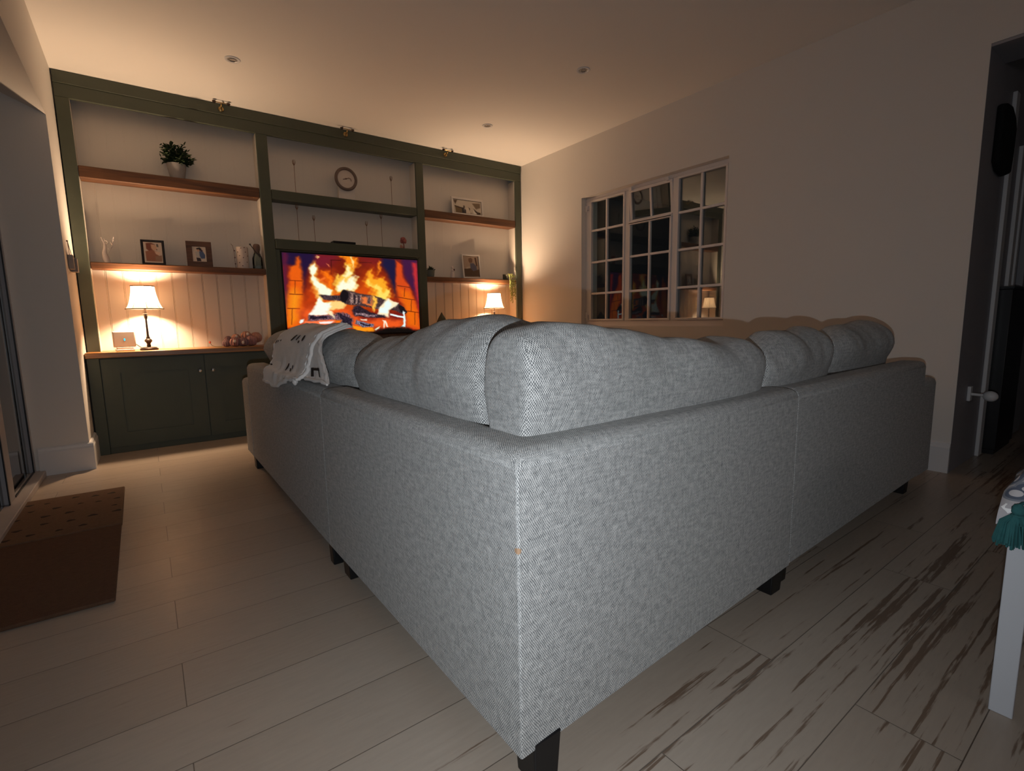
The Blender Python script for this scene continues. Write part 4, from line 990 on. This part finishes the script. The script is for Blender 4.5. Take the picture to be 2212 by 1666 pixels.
def downlight(x, y, label):
    t = thing('downlight', (x, y, ZC), label, 'ceiling light', 'white recessed ceiling downlights')
    MB().lathe([(.046,0),(.047,-.003),(.044,-.006),(.034,-.006),(.028,-.0015)], (x,y,ZC), 40, cap=False).build('bezel', M_trim, t, smooth=True)
    MB().lathe([(.029,-.004),(.026,-.002),(.019,-.0012),(0,-.001)], (x,y,ZC), 32, cap=False).build('recess', plain('grey_lens', (.42,.38,.35), .3), t, smooth=True)
    MB().torus((x,y,ZC-.0035), .022, .002, 'Z', 32, 6).build('lens_ring', M_chrome, t, smooth=True)
downlight(.622, 3.848, 'ceiling downlight nearest the left wall, in the brightest warm patch'); downlight(2.609, 2.664, 'ceiling downlight nearest the camera, in front of the window'); downlight(2.608, 3.859, 'smallest ceiling downlight, close to the shelving right of the television')

# ------------------------------------------------------------------ door mats
M_mat1 = plain('brown_coir', (.15,.088,.052), .95, .25, 60, .8, 300); M_mat2 = plain('dark_brown_coir', (.115,.058,.032), .95, .25, 60, .8, 300)
m = MB().hexa([(-.592,2.795),(-.160,2.795),(-.166,3.438),(-.592,3.452)], .0005, .016).build('spotted_doormat', M_mat1, bevel=.004)
tag(m, 'brown doormat with rows of dark spots lying by the patio door', 'doormat')
rnd = random.Random(3)
for i in range(5):
    for j in range(5):
        if rnd.random() < .12: continue
        x = -.55+.085*i+(.03 if j % 2 else 0)+rnd.uniform(-.012,.012); y = 2.86+.125*j+rnd.uniform(-.02,.02); r = rnd.uniform(.010,.017)
        b = MB(); b.lathe([(r,0),(r*.8,.0012),(0,.0015)], (x,y,.0155), 12, cap=False, sx=1.2, sy=.9, wob=lambda a, z: 1+.25*math.sin(3*a+i)); b.build('dark_spot', M_spot, m)
m2 = MB().hexa([(-.590,2.02),(-.157,2.016),(-.162,2.788),(-.592,2.788)], .0005, .013).build('plain_doormat', M_mat2, bevel=.004)
tag(m2, 'plain darker brown doormat on the floor in front of the spotted one', 'doormat')

# ------------------------------------------------------------------ white bench corner, lower right, with throw and tassel
t = thing('white_bench', (1.62, -.2, 0), 'bench with square white legs and wooden seat at the right edge', 'bench')
M_bl = plain('white_bench_paint', (.56,.58,.62), .5, .03, 10)
for x, y in ((1.470,.153),(1.90,.153),(1.470,-.75),(1.90,-.75)): MB().box(x,x+.012,y,y+.040,.0,.404).build('leg', M_bl, t, bevel=.002)
MB().box(1.462,1.93,-.77,.200,.405,.440).build('seat_board', wood('bench_wood', (.16,.07,.03), (.34,.17,.09), 3), t, bevel=.004)
b = MB(); n_, m_ = 46, 30
def thr(u, v):
    x = 1.450+u*.46; y = .212-v*.62
    e = min(1, u*7)*min(1, v*7+.25); z = .450+.115*e**.5+.030*noise.noise(Vector((u*9, v*9, 2)))+.02*math.sin(u*16+v*7)*e
    return (x, y, z)
vs = [thr(i/(n_-1), j/(m_-1)) for j in range(m_) for i in range(n_)]; N0 = len(vs)
vs += [(x, y, max(.442, z-.02)) for x, y, z in vs]
fs = []
for j in range(m_-1):
    for i in range(n_-1):
        a = j*n_+i; fs += [(a,a+n_,a+n_+1,a+1),(N0+a,N0+a+1,N0+a+n_+1,N0+a+n_)]
eg = list(range(n_))+[j*n_+n_-1 for j in range(1,m_)]+[(m_-1)*n_+i for i in range(n_-2,-1,-1)]+[j*n_ for j in range(m_-2,0,-1)]
for k in range(len(eg)): a, c = eg[k], eg[(k+1)%len(eg)]; fs.append((a,c,N0+c,N0+a))
b.add(vs, fs)
def patt():
    m, tt, out = nt('grey_white_patterned_cloth'); tc = N(tt,'ShaderNodeTexCoord'); mp = N(tt,'ShaderNodeMapping'); mp.inputs['Scale'].default_value = (1,.55,1); mp.inputs['Rotation'].default_value = (0,0,.6)
    tt.links.new(tc.outputs['Object'], mp.inputs[0]); vv = N(tt,'ShaderNodeTexVoronoi'); vv.inputs['Scale'].default_value = 38; tt.links.new(mp.outputs[0], vv.inputs['Vector'])
    r = N(tt,'ShaderNodeValToRGB'); tt.links.new(vv.outputs['Distance'], r.inputs[0]); r.color_ramp.interpolation = 'CONSTANT'
    for p, c in ((0,(.60,.58,.60)),(.30,(.10,.12,.17)),(.52,(.22,.24,.28)),(.68,(.50,.48,.50))):
        e = r.color_ramp.elements.new(p); e.color = c4(c)
    bs = N(tt,'ShaderNodeBsdfPrincipled'); bs.inputs['Roughness'].default_value = .9; tt.links.new(r.outputs[0], bs.inputs['Base Color']); tt.links.new(bs.outputs[0], out.inputs[0]); return m
scarf = b.build('patterned_throw', patt(), smooth=True, angle=80); tag(scarf, 'grey and white patterned cloth with a teal tassel lying on the bench', 'blanket')
b = MB(); rnd = random.Random(5); cx, cy_ = 1.450, .180
b.ball((cx,cy_,.482), .011, .011, .014, bump=.2)
for k in range(150):
    a = rnd.uniform(0,2*PI); R_ = .034*math.sqrt(rnd.random()); e = rnd.uniform(.402,.418)
    b.tube([(cx+.004*math.cos(a),cy_+.004*math.sin(a),.475),(cx+R_*.75*math.cos(a),cy_+R_*.75*math.sin(a),.454),(cx+R_*math.cos(a+.1),cy_+R_*math.sin(a+.1),e)], .0022, 4)
b.tube([(cx,cy_,.492),(cx+.012,cy_-.004,.496),(cx+.028,cy_-.01,.488)], .0035, 6).torus((cx,cy_,.470), .009, .003, 'Z', 16, 6)
b.build('tassel', plain('teal_wool', (.028,.13,.135), .9, .3, 60), scarf, smooth=True)

# ------------------------------------------------------------------ hall things
t = thing('hall_cabinet', (4.47, .66, 0), 'tall narrow black cabinet standing in the dark hall', 'cabinet')
MB().box(4.24,4.72,.66,.735,.03,1.03).build('cabinet_body', M_black, t, bevel=.004); MB().box(4.23,4.73,.655,.736,1.031,1.045).build('cabinet_top', M_black, t)
MB().box(4.25,4.71,.67,.73,.0,.03).build('plinth', M_black, t)
b = MB(); b.prism([(3.79,1.70),(3.86,1.66),(3.97,1.65),(4.09,1.68),(4.115,1.80),(4.12,1.93),(4.07,1.985),(3.98,2.02),(3.88,2.015),(3.80,1.995)], .700, .7362)
w = b.build('wall_pouch', plain('black_felt', (.004,.004,.005), .9), bevel=.015); tag(w, 'black oblong pouch hanging high on the grey hall wall', 'wall hanging')
t = thing('wall_bracket', (3.82, .74, .43), 'small white bracket with rounded knob low on the grey hall wall', 'bracket')
MB().box(3.80,3.845,.720,.7362,.385,.47).build('plate', M_trim, t, bevel=.003)
MB().tube([(3.822,.726,.425),(3.822,.665,.423)], .008, 12).build('stem', M_trim, t, smooth=True)
MB().ball((3.828,.640,.420), .030, .034, .030).build('knob', M_trim, t, smooth=True)

# ================================================================== LIGHT
L = bpy.data.lights.new('phone_torch', 'SPOT'); L.energy = TORCH_W; L.color = (.90,.95,1.0); L.spot_size = math.radians(150); L.spot_blend = 1.0; L.shadow_soft_size = .006
lo = bpy.data.objects.new('phone_torch', L); COL.objects.link(lo)
# unseen area lamp added behind the camera to lift the ambient light
L2 = bpy.data.lights.new('rear_fill', 'AREA'); L2.shape = 'RECTANGLE'; L2.size = 1.6; L2.size_y = .25; L2.energy = FILL_W; L2.color = (1,.88,.86)
l2 = bpy.data.objects.new('rear_fill', L2); COL.objects.link(l2); l2.location = (.6,-3.0,1.7); l2.rotation_euler = (math.radians(85),0,0)
W = bpy.data.worlds.new('night'); W.use_nodes = True; SC.world = W
bg = W.node_tree.nodes['Background']; bg.inputs[0].default_value = (.45,.42,.45,1); bg.inputs[1].default_value = .008

# ================================================================== CAMERA
yaw, pit, rol, F = .632278578, .132480472, -.0174029325, 1074.17518
fwd = Vector((math.sin(yaw)*math.cos(pit), math.cos(yaw)*math.cos(pit), -math.sin(pit)))
rt = Vector((math.cos(yaw), -math.sin(yaw), 0)); up = rt.cross(fwd)
r2 = rt*math.cos(rol)+up*math.sin(rol); u2 = -rt*math.sin(rol)+up*math.cos(rol)
cd = bpy.data.cameras.new('camera'); cam = bpy.data.objects.new('camera', cd); COL.objects.link(cam)
cam.matrix_world = Matrix(((r2.x,u2.x,-fwd.x,0),(r2.y,u2.y,-fwd.y,0),(r2.z,u2.z,-fwd.z,.9),(0,0,0,1)))
cd.sensor_fit = 'HORIZONTAL'; cd.sensor_width = 36; cd.lens = F/2212*36; cd.clip_start = .02
lo.matrix_world = cam.matrix_world @ Matrix.Translation((0,-.095,0))
SC.camera = cam
SC.view_settings.view_transform = 'Standard'; SC.view_settings.look = 'None'; SC.view_settings.gamma = 1; SC.view_settings.exposure = 0.0
SC.view_settings.use_curve_mapping = False
SC.cycles.max_bounces = 8; SC.cycles.diffuse_bounces = 5; SC.cycles.glossy_bounces = 4; SC.cycles.transmission_bounces = 6; SC.cycles.transparent_max_bounces = 8
SC.cycles.caustics_reflective = False; SC.cycles.caustics_refractive = False; SC.cycles.sample_clamp_indirect = 4
